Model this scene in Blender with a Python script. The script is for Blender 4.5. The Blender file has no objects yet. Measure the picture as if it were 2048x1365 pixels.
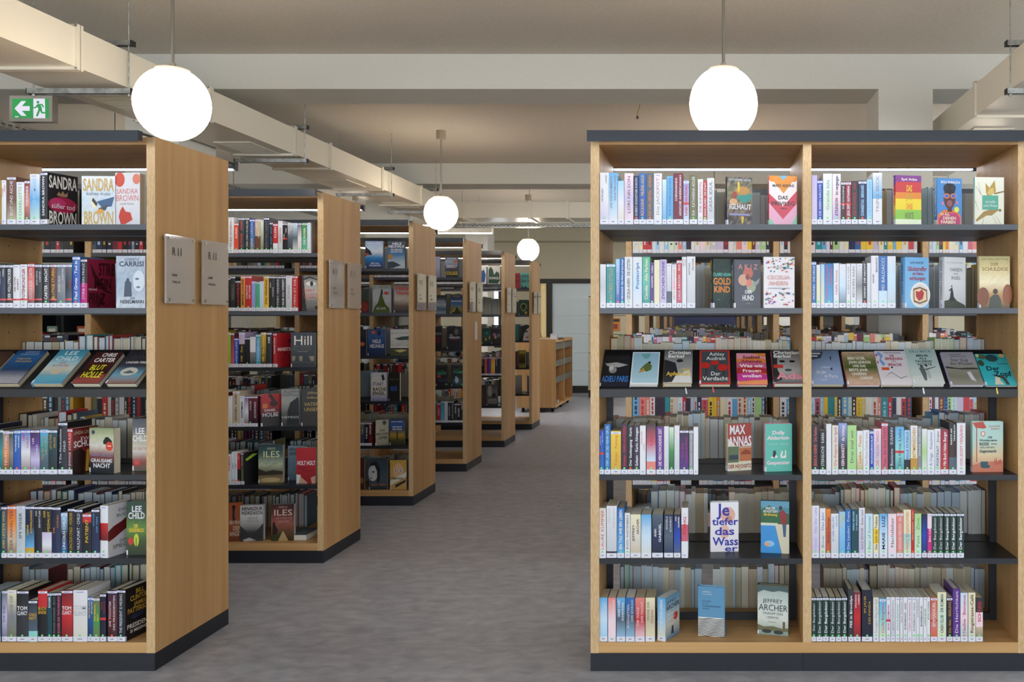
import bpy, math, random
from mathutils import Matrix, Vector
R = random.Random(11)
sc = bpy.context.scene
C = sc.collection
# ------------------------------------------------------------------ camera, world, big lights, exposure
F = 1700.0; EYE = 1.486; VX, VY = 1412.0, 637.0          # focal length, eye height, vanishing point in a 2048x1365 frame
cam = bpy.data.objects.new('camera', bpy.data.cameras.new('camera')); C.objects.link(cam)
cam.location = (0, 0, EYE); cam.rotation_euler = (math.pi/2, 0, 0)
cam.data.sensor_width = 36; cam.data.lens = F/2048*36
cam.data.shift_x = (1024-VX)/2048; cam.data.shift_y = -(682.5-VY)/2048
cam.data.clip_start = .05; cam.data.clip_end = 200
sc.camera = cam
sc.view_settings.view_transform = 'Standard'; sc.view_settings.look = 'None'
sc.view_settings.gamma = 1; sc.view_settings.use_curve_mapping = False
sc.view_settings.exposure = 0.75
WORLD_S = 5.0; GLOBE_S = 10.0; LED_S = 13.0
w = bpy.data.worlds.new('overcast_sky'); sc.world = w; w.use_nodes = True
w.node_tree.nodes['Background'].inputs[0].default_value = (.86, .93, 1.0, 1)
w.node_tree.nodes['Background'].inputs[1].default_value = WORLD_S
sc.cycles.max_bounces = 7; sc.cycles.diffuse_bounces = 4; sc.cycles.caustics_reflective = False; sc.cycles.caustics_refractive = False
sc.cycles.sample_clamp_indirect = 4.0

# ------------------------------------------------------------------ colours and materials
PAL = dict(white='dedee4', offwhite='d6d2c8', cream='e4dcbb', tan='c3b199', brown='6a4636', darkbrown='3a2a27', black='15151a', charcoal='2f3036', grey='85878c',
 palegrey='bfc4cc', slate='51606f', navy='1d2a52', midnight='151a30', blue='2668ae', royal='2347ad', sky='62a9dc', lightblue='9cc8e8', paleblue='c4dcf0', periwinkle='8ea3da',
 teal='2a8f96', darkteal='1a4550', aqua='8fcfcf', palegreen='cfe3cf', lightgreen='a6cf8a', green='3f8f4e', darkgreen='1f3a33', olive='6f6f4c', lime='93bd2c', seagreen='4fae8b',
 yellow='e9c53a', gold='c9a13a', ochre='c08e3c', orange='e2842c', rust='c25a3a', redorange='e0492c', red='c02a2e', crimson='961f3c', darkred='641a1f', maroon='6d2436',
 rose='c25f74', salmon='de837c', pink='e79ab2', palepink='ecd3dc', magenta='c22a7e', lilac='c6bcdc', lavender='b4a8d6', purple='5b3188', plum='33203c', paper='b8b19b', coolpaper='b3bdc2', mint='62b8aa')
def lin(h):
    o = []
    for i in (0, 2, 4):
        v = int(h[i:i+2], 16)/255
        o.append(v/12.92 if v < .04045 else ((v+.055)/1.055)**2.4)
    return tuple(o)+(1.0,)
LIN = {k: lin(v) for k, v in PAL.items()}
def col(c): return c if isinstance(c, tuple) else (LIN[c] if c in LIN else lin(c))
def mixc(a, b, t): return tuple(a[i]*(1-t)+b[i]*t for i in range(4))
WORDS = {'paleblue': 'pale blue', 'lightblue': 'light blue', 'palegrey': 'pale grey', 'darkbrown': 'dark brown', 'offwhite': 'off-white', 'sky': 'sky blue', 'royal': 'royal blue', 'darkteal': 'dark teal',
 'palegreen': 'pale green', 'lightgreen': 'light green', 'darkgreen': 'dark green', 'seagreen': 'sea green', 'redorange': 'orange-red', 'darkred': 'dark red', 'palepink': 'pale pink', 'midnight': 'blue-black', 'mint': 'mint green', 'periwinkle': 'periwinkle blue'}

def mat(name, base=None, rough=.5, metal=0., attr=False, emit=None, strength=0., spec=.5, coat=0.):
    m = bpy.data.materials.new(name); m.use_nodes = True
    nt = m.node_tree; b = nt.nodes['Principled BSDF']
    if base is not None: b.inputs['Base Color'].default_value = col(base)
    b.inputs['Roughness'].default_value = rough; b.inputs['Metallic'].default_value = metal
    b.inputs['Specular IOR Level'].default_value = spec; b.inputs['Coat Weight'].default_value = coat
    if attr:
        a = nt.nodes.new('ShaderNodeAttribute'); a.attribute_name = 'Col'; nt.links.new(a.outputs['Color'], b.inputs['Base Color'])
    if emit is not None:
        b.inputs['Emission Color'].default_value = emit; b.inputs['Emission Strength'].default_value = strength
    return m
def nodes_of(m): return m.node_tree.nodes, m.node_tree.links, m.node_tree.nodes['Principled BSDF']
def noise_col(m, c1, c2, scale=(1, 1, 1), nscale=5., detail=4., lo=.3, hi=.7, bump=0., rough=None, coords='Object', rnd=True, dist=0.):
    N, L, b = nodes_of(m)
    tc = N.new('ShaderNodeTexCoord'); mp = N.new('ShaderNodeMapping'); mp.inputs['Scale'].default_value = scale
    L.new(tc.outputs[coords], mp.inputs['Vector'])
    if rnd:
        oi = N.new('ShaderNodeObjectInfo'); mu = N.new('ShaderNodeMath'); mu.operation = 'MULTIPLY'; mu.inputs[1].default_value = 37.
        L.new(oi.outputs['Random'], mu.inputs[0]); L.new(mu.outputs[0], mp.inputs['Location'])
    n = N.new('ShaderNodeTexNoise'); n.inputs['Scale'].default_value = nscale; n.inputs['Detail'].default_value = detail; n.inputs['Distortion'].default_value = dist
    L.new(mp.outputs[0], n.inputs['Vector'])
    r = N.new('ShaderNodeValToRGB'); r.color_ramp.elements[0].position = lo; r.color_ramp.elements[1].position = hi
    r.color_ramp.elements[0].color = col(c1); r.color_ramp.elements[1].color = col(c2)
    L.new(n.outputs[0], r.inputs[0]); L.new(r.outputs[0], b.inputs['Base Color'])
    if bump:
        bp = N.new('ShaderNodeBump'); bp.inputs['Strength'].default_value = bump; bp.inputs['Distance'].default_value = .002
        L.new(n.outputs[0], bp.inputs['Height']); L.new(bp.outputs[0], b.inputs['Normal'])
    return n, r, mp
M_PRINT = mat('printed_cover', attr=True, rough=.38)
M_PAGE = mat('page_edges', attr=True, rough=.85)
M_LABEL = mat('sticker_film', attr=True, rough=.3)
M_WOODV = mat('oak_laminate_upright', rough=.5); noise_col(M_WOODV, 'b08552', 'caa06a', (14, 11, .55), 1., 7, .25, .75, .1, dist=1.1)
M_WOODH = mat('oak_laminate_level', rough=.5); noise_col(M_WOODH, 'b08552', 'caa06a', (.55, 14, 14), 1., 7, .25, .75, .1, dist=1.1)
M_EDGE = mat('oak_edge_band', rough=.55); noise_col(M_EDGE, 'bb9a6c', 'd2b388', (60, 60, 14), 3., 4, .3, .7, .1)
M_SHELF_LIT = mat('lit_upper_shelf_steel', '474c55', rough=.4)  # shelf steel lightened: the lit look of the upper shelves is in the colour
M_BLACK = mat('black_sheet_steel', '1d2026', rough=.38)
M_TRAY = mat('black_tray_steel', '101115', rough=.45)
M_BAR = mat('graphite_lacquer', '2c323c', rough=.22)
M_PLINTH = mat('dark_plinth_board', '1b1e26', rough=.45)
M_WALL = mat('white_wall_paint', rough=.9); noise_col(M_WALL, 'c9c8c0', 'cdccc4', (1, 1, 1), 60., 3, .3, .7, .03, rnd=False)
M_CEIL = mat('ceiling_paint', rough=.95); noise_col(M_CEIL, 'c8c1b5', 'd1cabe', (1, 1, 1), 45., 4, .3, .7, .12, rnd=False)
M_BACKWALL = mat('cream_wall_paint', rough=.9); noise_col(M_BACKWALL, 'c6bfa6', 'cdc6ad', (1, 1, 1), 30., 3, .3, .7, .04, rnd=False)
M_DUCT = mat('white_duct_sheet', 'dcd6c6', rough=.35, metal=.15)
M_GALV = mat('galvanised_steel', rough=.38, metal=.9); noise_col(M_GALV, '8f9190', 'b9bbb8', (1, 1, 1), 25., 3, .35, .65, 0)
M_CHROME = mat('brushed_nickel', 'a8a49c', rough=.3, metal=1.)
M_GLOBE = mat('lit_opal_glass', 'ffffff', rough=.2, emit=(1, .88, .72, 1), strength=GLOBE_S)
M_LED = mat('led_diffuser', 'ffffff', emit=(.93, .94, 1, 1), strength=LED_S)
M_LINEAR = mat('linear_lamp_diffuser', 'ffffff', emit=(.95, .95, 1, 1), strength=38.)
M_DARKFRAME = mat('dark_bronze_frame', '2b2823', rough=.5)
M_RUBBER = mat('black_rubber', '101012', rough=.6)
M_CANOPY = mat('beige_canopy_metal', 'b3a692', rough=.35, metal=.3)
# linoleum: marbled grey, satin
M_FLOOR = mat('grey_linoleum', rough=.42)
def floor_mat():
    N, L, b = nodes_of(M_FLOOR)
    n, r, mp = noise_col(M_FLOOR, '8b8d95', 'adafb6', (2.2, 3.6, 1), 4.5, 10, .3, .72, 0, rnd=False, dist=.5)
    n2 = N.new('ShaderNodeTexNoise'); n2.inputs['Scale'].default_value = 90; n2.inputs['Detail'].default_value = 3
    L.new(mp.outputs[0], n2.inputs['Vector'])
    mx = N.new('ShaderNodeMix'); mx.data_type = 'RGBA'; mx.blend_type = 'OVERLAY'; mx.inputs[0].default_value = .25
    L.new(r.outputs[0], mx.inputs[6]); L.new(n2.outputs[0], mx.inputs[7]); L.new(mx.outputs[2], b.inputs['Base Color'])
    s1 = N.new('ShaderNodeTexNoise'); s1.inputs['Scale'].default_value = 1.1; s1.inputs['Detail'].default_value = 2; L.new(mp.outputs[0], s1.inputs['Vector'])
    s2 = N.new('ShaderNodeTexNoise'); s2.inputs['Scale'].default_value = 14; s2.inputs['Detail'].default_value = 5; s2.inputs['Distortion'].default_value = 2.5; L.new(mp.outputs[0], s2.inputs['Vector'])
    r1 = N.new('ShaderNodeMapRange'); r1.inputs[1].default_value = .56; r1.inputs[2].default_value = .70; L.new(s1.outputs[0], r1.inputs[0])
    r2 = N.new('ShaderNodeMapRange'); r2.inputs[1].default_value = .55; r2.inputs[2].default_value = .72; L.new(s2.outputs[0], r2.inputs[0])
    mm = N.new('ShaderNodeMath'); mm.operation = 'MULTIPLY'; L.new(r1.outputs[0], mm.inputs[0]); L.new(r2.outputs[0], mm.inputs[1])
    m3 = N.new('ShaderNodeMath'); m3.operation = 'MULTIPLY'; m3.inputs[1].default_value = .55; L.new(mm.outputs[0], m3.inputs[0])
    sm = N.new('ShaderNodeMix'); sm.data_type = 'RGBA'; L.new(m3.outputs[0], sm.inputs[0]); L.new(mx.outputs[2], sm.inputs[6]); sm.inputs[7].default_value = col('c6c8cc'); L.new(sm.outputs[2], b.inputs['Base Color'])
    mr = N.new('ShaderNodeMapRange'); mr.inputs[3].default_value = .36; mr.inputs[4].default_value = .52
    L.new(n.outputs[0], mr.inputs[0]); L.new(mr.outputs[0], b.inputs['Roughness'])
floor_mat()
def acrylic():
    m = bpy.data.materials.new('clear_acrylic'); m.use_nodes = True; N, L = m.node_tree.nodes, m.node_tree.links
    N.clear(); o = N.new('ShaderNodeOutputMaterial'); t = N.new('ShaderNodeBsdfTransparent'); g = N.new('ShaderNodeBsdfGlossy'); g.inputs['Roughness'].default_value = .04
    d = N.new('ShaderNodeBsdfDiffuse'); d.inputs[0].default_value = col('e4dcd2'); mx = N.new('ShaderNodeMixShader'); mx2 = N.new('ShaderNodeMixShader'); fr = N.new('ShaderNodeMath'); fr.operation = 'POWER'; fr.inputs[1].default_value = 3.; lw = N.new('ShaderNodeLayerWeight'); L.new(lw.outputs['Facing'], fr.inputs[0])
    mx2.inputs[0].default_value = .42; L.new(t.outputs[0], mx2.inputs[1]); L.new(d.outputs[0], mx2.inputs[2])
    L.new(fr.outputs[0], mx.inputs[0]); L.new(mx2.outputs[0], mx.inputs[1]); L.new(g.outputs[0], mx.inputs[2]); L.new(mx.outputs[0], o.inputs[0])
    return m
M_ACRYL = acrylic()
def frosted(name, c, t=.5):
    m = bpy.data.materials.new(name); m.use_nodes = True; N, L = m.node_tree.nodes, m.node_tree.links
    N.clear(); o = N.new('ShaderNodeOutputMaterial'); a = N.new('ShaderNodeBsdfTranslucent'); d = N.new('ShaderNodeBsdfDiffuse'); a.inputs[0].default_value = col(c); d.inputs[0].default_value = col(c)
    mx = N.new('ShaderNodeMixShader'); mx.inputs[0].default_value = t; L.new(a.outputs[0], mx.inputs[1]); L.new(d.outputs[0], mx.inputs[2]); L.new(mx.outputs[0], o.inputs[0])
    return m
M_FROST = frosted('frosted_glass', 'c6cac8', .68); M_CREAMGLASS = frosted('cream_blind', 'e4d6b4', .6)
def glass():
    m = bpy.data.materials.new('window_glass'); m.use_nodes = True; N, L = m.node_tree.nodes, m.node_tree.links
    N.clear(); o = N.new('ShaderNodeOutputMaterial'); t = N.new('ShaderNodeBsdfTransparent'); g = N.new('ShaderNodeBsdfGlossy'); g.inputs['Roughness'].default_value = .02
    mx = N.new('ShaderNodeMixShader'); mx.inputs[0].default_value = .07; L.new(t.outputs[0], mx.inputs[1]); L.new(g.outputs[0], mx.inputs[2]); L.new(mx.outputs[0], o.inputs[0]); return m
M_GLASS = glass()

# ------------------------------------------------------------------ mesh helpers
class MB:
    def __init__(s): s.v = []; s.f = []; s.c = []
    def face(s, pts, c=(.8, .8, .8, 1)):
        n = len(s.v); s.v += [tuple(p) for p in pts]; s.f.append(tuple(range(n, n+len(pts)))); s.c.append(c)
    def box(s, x0, x1, y0, y1, z0, z1, c='grey', **k):
        if x0 > x1: x0, x1 = x1, x0
        g = lambda q: col(k.get(q, c))
        n = len(s.v)
        s.v += [(x0, y0, z0), (x1, y0, z0), (x1, y1, z0), (x0, y1, z0), (x0, y0, z1), (x1, y0, z1), (x1, y1, z1), (x0, y1, z1)]
        for q, idx in (('front', (0, 1, 5, 4)), ('right', (1, 2, 6, 5)), ('back', (2, 3, 7, 6)), ('left', (3, 0, 4, 7)), ('top', (4, 5, 6, 7)), ('bottom', (3, 2, 1, 0))):
            if k.get(q) == 0: continue
            s.f.append(tuple(n+i for i in idx)); s.c.append(g(q))
    def cyl(s, p, q, r, n=10, c='grey', r2=None):
        p, q = Vector(p), Vector(q); d = (q-p).normalized(); a = d.orthogonal().normalized(); b = d.cross(a); r2 = r if r2 is None else r2
        k = len(s.v)
        for j, (o, rr) in enumerate(((p, r), (q, r2))):
            for i in range(n):
                t = 2*math.pi*i/n; s.v.append(tuple(o+(a*math.cos(t)+b*math.sin(t))*rr))
        for i in range(n):
            j = (i+1) % n; s.f.append((k+i, k+j, k+n+j, k+n+i)); s.c.append(col(c))
        s.f.append(tuple(k+i for i in reversed(range(n)))); s.c.append(col(c))
        s.f.append(tuple(k+n+i for i in range(n))); s.c.append(col(c))
    def lathe(s, prof, cx=0, cy=0, n=32, c='grey'):
        k = len(s.v)
        for r, z in prof:
            for i in range(n):
                t = 2*math.pi*i/n; s.v.append((cx+r*math.cos(t), cy+r*math.sin(t), z))
        for a in range(len(prof)-1):
            for i in range(n):
                j = (i+1) % n; s.f.append((k+a*n+i, k+a*n+j, k+(a+1)*n+j, k+(a+1)*n+i)); s.c.append(col(c))
    def build(s, name, m, parent=None, smooth=False, bevel=0):
        me = bpy.data.meshes.new(name); me.from_pydata(s.v, [], s.f)
        at = me.color_attributes.new('Col', 'FLOAT_COLOR', 'CORNER'); buf = []
        for f, c in zip(s.f, s.c):
            if isinstance(c, list):
                for q in c: buf += q
            else: buf += list(c)*len(f)
        at.data.foreach_set('color', buf)
        if m: me.materials.append(m)
        if smooth: me.polygons.foreach_set('use_smooth', [True]*len(me.polygons))
        o = bpy.data.objects.new(name, me); C.objects.link(o)
        if parent: o.parent = parent
        if bevel:
            b = o.modifiers.new('edge', 'BEVEL'); b.width = bevel; b.segments = 2; b.limit_method = 'ANGLE'
        return o
def tag(o, label=None, cat=None, group=None, kind=None):
    if label: o['label'] = label
    if cat: o['category'] = cat
    if group: o['group'] = group
    if kind: o['kind'] = kind
    return o
def empty(name, loc, label, cat, group=None):
    o = bpy.data.objects.new(name, None); C.objects.link(o); o.location = loc; o.empty_display_size = .05
    return tag(o, label, cat, group)
def struct(name, m, *boxes):
    b = MB()
    for q in boxes: b.box(*q)
    return tag(b.build(name, m), kind='structure')
# lettering: glyph outlines cached once, then laid out by hand
GL = {}
def glyph(ch, bold):
    k = (ch, bold)
    if k not in GL:
        def xm(body):
            cu = bpy.data.curves.new('g', 'FONT'); cu.body = body; cu.resolution_u = 2; cu.offset = .022 if bold else 0
            ob = bpy.data.objects.new('g', cu); me = bpy.data.meshes.new_from_object(ob)
            v = [(q.co.x, q.co.y) for q in me.vertices]; f = [tuple(p.vertices) for p in me.polygons]
            bpy.data.objects.remove(ob); bpy.data.curves.remove(cu); bpy.data.meshes.remove(me)
            return v, f
        if ('HH', bold) not in GL: GL[('HH', bold)] = max(a for a, _ in xm('HH')[0])
        v, f = xm(ch) if ch != ' ' else ([], [])
        GL[k] = (v, f, max(a for a, _ in xm('H'+ch+'H')[0])-GL[('HH', bold)])
    return GL[k]
def layout(t, bold):
    x = 0; V = []; Fc = []
    for ch in t:
        v, f, adv = glyph(ch, bold); n = len(V)
        V += [(a+x, b) for a, b in v]; Fc += [tuple(n+i for i in q) for q in f]; x += adv
    return V, Fc, x
def put_text(mb, t, place, u0, u1, v0, v1, c, bold=True, stretch=1.5):
    """place(u, v) -> local point; the text runs along u from u0 to u1 and is as high as v0..v1 (v up)"""
    V, Fc, wd = layout(t, bold)
    if not V: return
    h = v1-v0; sy = h/.73; sx = (u1-u0)/max(wd, .1)
    if sx > sy*stretch:
        sx2 = sy*stretch; u0 += (u1-u0-sx2*wd)/2; sx = sx2
    n = len(mb.v); mb.v += [tuple(place(u0+a*sx, v0+b*sy)) for a, b in V]
    cc = col(c)
    for q in Fc: mb.f.append(tuple(n+i for i in q)); mb.c.append(cc)

# ------------------------------------------------------------------ books
def bands(spec):
    """'a>b/c*2' -> [(v0, v1, top colour, bottom colour)] with v from the top"""
    segs = []
    for s in spec.split('/'):
        wgt = 1.
        if '*' in s: s, q = s.split('*'); wgt = float(q)
        segs.append((wgt, [col(x) for x in s.split('>')]))
    tot = sum(a for a, _ in segs); v = 0; out = []
    for wgt, cs in segs:
        hh = wgt/tot
        if len(cs) == 1: out.append((v, v+hh, cs[0], cs[0]))
        else:
            for i in range(len(cs)-1): out.append((v+hh*i/(len(cs)-1), v+hh*(i+1)/(len(cs)-1), cs[i], cs[i+1]))
        v += hh
    return out
def main_colour(spec):
    best = {}
    for s in spec.split('/'):
        wgt = 1.
        if '*' in s: s, q = s.split('*'); wgt = float(q)
        for x in s.split('>'): best[x] = best.get(x, 0)+wgt/len(s.split('>'))
    o = sorted(best, key=lambda k: -best[k])
    return o
def make_book(name, wd, dp, h, spec, tcol='black', title='', flags='', art=None, hard=None):
    """local axes: x thickness (front board at x=wd), y depth (spine at y=0), z up"""
    hard = ('H' in flags) if hard is None else hard
    t = .0025 if hard else .0008; b = min(.0022 if hard else .0008, wd*.12); n = 4
    prof = [(wd*i/n, -b*(1-(2*i/n-1)**2)) for i in range(n+1)]
    bs = bands(spec); mb = MB()
    cov = col(art['back']) if art and 'back' in art else None
    for v0, v1, ct, cb in bs:
        z0, z1 = h*(1-v1), h*(1-v0)
        for i in range(n):
            (xa, ya), (xb, yb) = prof[i], prof[i+1]
            mb.face([(xa, ya, z0), (xb, yb, z0), (xb, yb, z1), (xa, ya, z1)], [cb, cb, ct, ct])
        k1, k2 = (cb, ct) if cov is None else (cov, cov)
        mb.face([(wd, 0, z0), (wd, dp, z0), (wd, dp, z1), (wd, 0, z1)], [k1, k1, k2, k2])
        mb.face([(0, dp, z0), (0, 0, z0), (0, 0, z1), (0, dp, z1)], [k1, k1, k2, k2])
    c0, c1 = bs[0][2], bs[-1][3]
    for z, c in ((h, c0), (0, c1)):
        loops = [[(0, 0, z), (t, 0, z), (t, dp, z), (0, dp, z)], [(wd-t, 0, z), (wd, 0, z), (wd, dp, z), (wd-t, dp, z)], [(x, y, z) for x, y in prof]+[(wd, t, z), (0, t, z)]]
        for l in loops: mb.face(l if z else l[::-1], c)
    mb.face([(t, 0, 0), (t, dp, 0), (t, dp, h), (t, 0, h)], c0); mb.face([(wd-t, dp, 0), (wd-t, 0, 0), (wd-t, 0, h), (wd-t, dp, h)], c0)
    mb.face([(0, dp, 0), (0, dp, h), (t, dp, h), (t, dp, 0)], c0); mb.face([(wd, dp, h), (wd, dp, 0), (wd-t, dp, 0), (wd-t, dp, h)], c0)
    o = mb.build(name, M_PRINT)
    ins = .003 if hard else .0006
    pb = MB(); pc = R.choice(['cfc6ae', 'd8d2c2', 'c2b698', 'dcd9d0']); pb.box(t, wd-t, t, dp-ins, ins if hard else .0002, h-ins, pc); pb.build('page_block', M_PAGE, o)
    # library label, dots, shelf stickers
    e = .0004
    def strip(m, z0, z1, c, over=0.):
        for i in range(n):
            (xa, ya), (xb, yb) = prof[i], prof[i+1]
            m.face([(xa, ya-e, z0), (xb, yb-e, z0), (xb, yb-e, z1), (xa, ya-e, z1)], col(c))
        m.face([(0-e, 0, z0), (0-e, -e, z0), (0-e, -e, z1), (0-e, 0, z1)], col(c))
        if over: m.face([(wd+e, 0, z0), (wd+e, over, z0), (wd+e, over, z1), (wd+e, 0, z1)], col(c))
    if 'N' not in flags:
        lb = MB(); strip(lb, .0015, .0215, 'dadbe6', .006)
        yy = -b-2*e; cx = wd/2
        lb.face([(cx-wd*.16, yy, .0105), (cx+wd*.16, yy, .0105), (cx+wd*.16, yy, .013), (cx-wd*.16, yy, .013)], col('2a2c38'))
        lb.build('library_label', M_LABEL, o)
        if 'T' in flags:
            lb = MB(); strip(lb, h-.0125, h-.004, 'dadae6'); lb.face([(cx-wd*.25, yy, h-.0095), (cx+wd*.25, yy, h-.0095), (cx+wd*.25, yy, h-.0075), (cx-wd*.25, yy, h-.0075)], col('5b62b0')); lb.build('author_sticker', M_LABEL, o)
        for fl, a_, b_ in (('r', .45, .50), ('q', .175, .215)):
            if fl in flags: lb = MB(); strip(lb, h*a_, h*b_, 'd0373a'); lb.build('red_band_sticker', M_LABEL, o)
        for fl, cc in (('g', '7ddc8a'), ('o', 'ff5a2e')):
            if fl in flags: lb = MB(); lb.cyl((cx, yy-e, .027), (cx, yy, .027), .0044, 12, cc); lb.build('dot_sticker', M_LABEL, o)
    tb = MB()
    if title:
        cols = title.replace('_', ' ').split('/')
        yy = -b-.0006; bold = R.random() < .45
        if 'h' in flags:
            for i, s in enumerate(cols):
                zz = h*.62-i*wd*.42
                put_text(tb, s, lambda u, v: (u, yy, v), wd*.06, wd*.94, zz, zz+wd*.34, tcol, True, 1.3)
        else:
            k = len(cols); cw = wd*.86/k
            top = h-(.018 if 'T' in flags else .008); bot = .036
            for i, s in enumerate(cols):
                xr = wd*.07+cw*(i+1)-cw*.16; hh = min(cw*.5, .0125)
                xr -= (cw*.7-hh)/2
                ln = min(top-bot, len(s)*hh*1.15)
                st = R.choice([0, .3, 1]) if ln < (top-bot)*.85 else .5
                z0 = bot+(top-bot-ln)*(1-st*.5)
                put_text(tb, s, lambda u, v: (xr-v, yy, u), z0, z0+ln, 0, hh, tcol, bold, 1.6)
    if tb.v: tb.build('spine_title', M_PRINT, o); tb = MB()
    if art:
        xx = wd+.0003; pic = MB()
        P = lambda u, v, k=0: (xx+k*.00012, dp*u, h*(1-v))
        base = [col(q) for q in art['base']]; nz = art.get('noise', 0); nu, nv = (12, 18) if nz else (1, max(1, len(base)-1))
        alt = col(art.get('alt', 'black')); rr = random.Random(art.get('seed', 5))
        grid = [[0]*(nu+1) for _ in range(nv+1)]
        for j in range(nv+1):
            q = j/nv*(len(base)-1); a = min(int(q), len(base)-2) if len(base) > 1 else 0
            c0_ = mixc(base[a], base[min(a+1, len(base)-1)], q-a)
            for i in range(nu+1): grid[j][i] = mixc(c0_, alt, nz*rr.random()**2 if nz else 0)
        for j in range(nv):
            for i in range(nu):
                u0, u1, v0, v1 = i/nu, (i+1)/nu, j/nv, (j+1)/nv
                pic.face([P(u0, v1), P(u1, v1), P(u1, v0), P(u0, v0)], [grid[j+1][i], grid[j+1][i+1], grid[j][i+1], grid[j][i]])
        for k, s in enumerate(art.get('shapes', [])):
            if s[0] == 'e':
                _, u, v, ru, rv, cc = s
                pic.face([P(u+ru*math.cos(a*math.pi/10), v+rv*math.sin(-a*math.pi/10), k+1) for a in range(20)], col(cc))
            elif s[0] == 'r':
                _, u0, u1, v0, v1, cc = s; pic.face([P(u0, v1, k+1), P(u1, v1, k+1), P(u1, v0, k+1), P(u0, v0, k+1)], col(cc))
            else:
                pts = list(zip(s[2][::2], s[2][1::2])); ar = sum(pts[i-1][0]*pts[i][1]-pts[i][0]*pts[i-1][1] for i in range(len(pts)))
                if ar > 0: pts = pts[::-1]
                pic.face([P(u, v, k+1) for u, v in pts], col(s[1]))
        pic.build('cover_picture', M_PRINT, o)
        kk = (len(art.get('shapes', []))+2)*.00012
        for s in art.get('text', []):
            t_, u0, u1, v0, v1, cc = s[:6]
            put_text(tb, t_, lambda u, v: (xx+kk, dp*u, h*v), u0, u1, 1-v1, 1-v0, cc, len(s) < 7, 9)
    if tb.v: tb.build('cover_title', M_PRINT, o)
    return o

# shelf levels (top surfaces) and case positions
Z = [0, 1.882, 1.529, 1.187, .826, .4735, .120]
DS = [3.579, 5.155, 6.736, 8.234, 9.787, 11.32]           # distance of each range's front edge
S = [F/d for d in DS]
SHELF = {1: 'top shelf', 2: 'second shelf', 3: 'third shelf', 4: 'fourth shelf', 5: 'fifth shelf', 6: 'bottom shelf'}
ORD = 'first second third fourth fifth sixth seventh eighth ninth tenth eleventh twelfth thirteenth fourteenth fifteenth sixteenth seventeenth eighteenth nineteenth twentieth'.split()
ORD += ['twenty-'+x for x in ORD[:9]]+['thirtieth']
PLACE = {'RA': "wide bookcase's first bay", 'RB': "wide bookcase's second bay", 'L0': 'first aisle bookcase',
         'L1': 'second aisle bookcase', 'L2': 'third aisle bookcase', 'L3': 'fourth aisle bookcase', 'L4': 'fifth aisle bookcase', 'L5': 'last aisle bookcase'}
n_books = 0; OCC = {}
def occ(place, row, a, b): OCC.setdefault((place, row), []).append((a, b))
def spines(place, case, row, org, k, base, text):
    """each line: x0 x1 ytop colours textcolour title flags, in pixels of a crop of the photograph's frame measured at the case's front"""
    global n_books
    D = DS[case]; s = S[case]
    for i, ln in enumerate(text.strip().split('\n')):
        p = ln.split(); x0, x1, yt = float(p[0]), float(p[1]), float(p[2]); fl = p[6] if len(p) > 6 else ''
        X0, X1 = [(org[0]+x/k-VX)/s for x in (x0, x1)]; h = (base-yt)/k/s
        if place == 'RB': X0 = max(X0, RX[1]+PT+.0012)
        if place == 'L0' and row == 2: fl = fl.replace('r', 'q')
        wd = X1-X0-.0006; hard = 'H' in fl or h > .209
        title = '' if p[5] == '-' else p[5]
        o = make_book('book', wd, (.140 if hard else .122)+R.uniform(-.004, .004), h, p[3], p[4], title, fl, hard=hard)
        lean = 0
        for q in p[7:]:
            if q.startswith('lean'): lean = float(q[4:])
        o.location = (X0+.0003, D+.006+R.uniform(0, .004), Z[row]+.0003); o.rotation_euler = (0, math.radians(lean), 0)
        mc = main_colour(p[3]); cw = WORDS.get(mc[0], mc[0])
        if len(mc) > 1 and mc[1] != mc[0]: cw += ' and '+WORDS.get(mc[1], mc[1])
        th = 'thin' if wd < .021 else ('thick' if wd > .034 else 'standing')
        tag(o, f"{th} {cw} book, {ORD[i]} from left, {SHELF[row]}, {PLACE[place]}", 'book', f"books on the {SHELF[row]} of the {PLACE[place].split(',')[0]}")
        occ(place, row, X0, X1); n_books += 1
def cover(place, case, row, org, k, corner, x1, ytop, base, art, desc, th=.03, rot=0, cw=.125, d=.03, hard=True, flags='', lean=0):
    """a book shown with its front: corner/x1 = left and right edge of the front cover in crop pixels; rot 0 faces the camera, 90 shows the spine"""
    global n_books
    D = DS[case]+d; s = F/D
    X = (org[0]+corner/k-VX)/s; h = (base-ytop)/k/s if Z[row] < EYE else ((EYE+(VY-(org[1]+ytop/k))/s)-Z[row])
    if Z[row] < EYE: h = (EYE+(VY-(org[1]+ytop/k))/s)-Z[row]
    if rot < 50: cw = (x1-corner)/k/s/math.cos(math.radians(rot))
    sp = art.get('spine', None) or 'charcoal'
    o = make_book('book', th, cw, h, sp, art.get('stc', 'white'), art.get('st', ''), flags, art, hard)
    a = math.radians(rot); U = Vector((math.cos(a), math.sin(a), 0)); N = Vector((math.sin(a), -math.cos(a), 0)); V = Vector((0, 0, 1))
    if lean:
        q = math.radians(lean); V = Vector((0, math.sin(q), math.cos(q))); N = U.cross(V)
    loc = Vector((X, D, Z[row]+.0004))-N*th
    o.matrix_world = Matrix(((N.x, U.x, V.x, loc.x), (N.y, U.y, V.y, loc.y), (N.z, U.z, V.z, loc.z), (0, 0, 0, 1)))
    kind = 'face-out on' if rot < 50 else 'ending the row on'
    tag(o, f"{desc}, {kind} {SHELF[row]}, {PLACE[place]}", 'book', f"books shown by their front on the {PLACE[place].split(',')[0]}")
    occ(place, row, X-th*math.sin(a)-.002, X+cw*math.cos(a)+.002); n_books += 1
    return o
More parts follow.
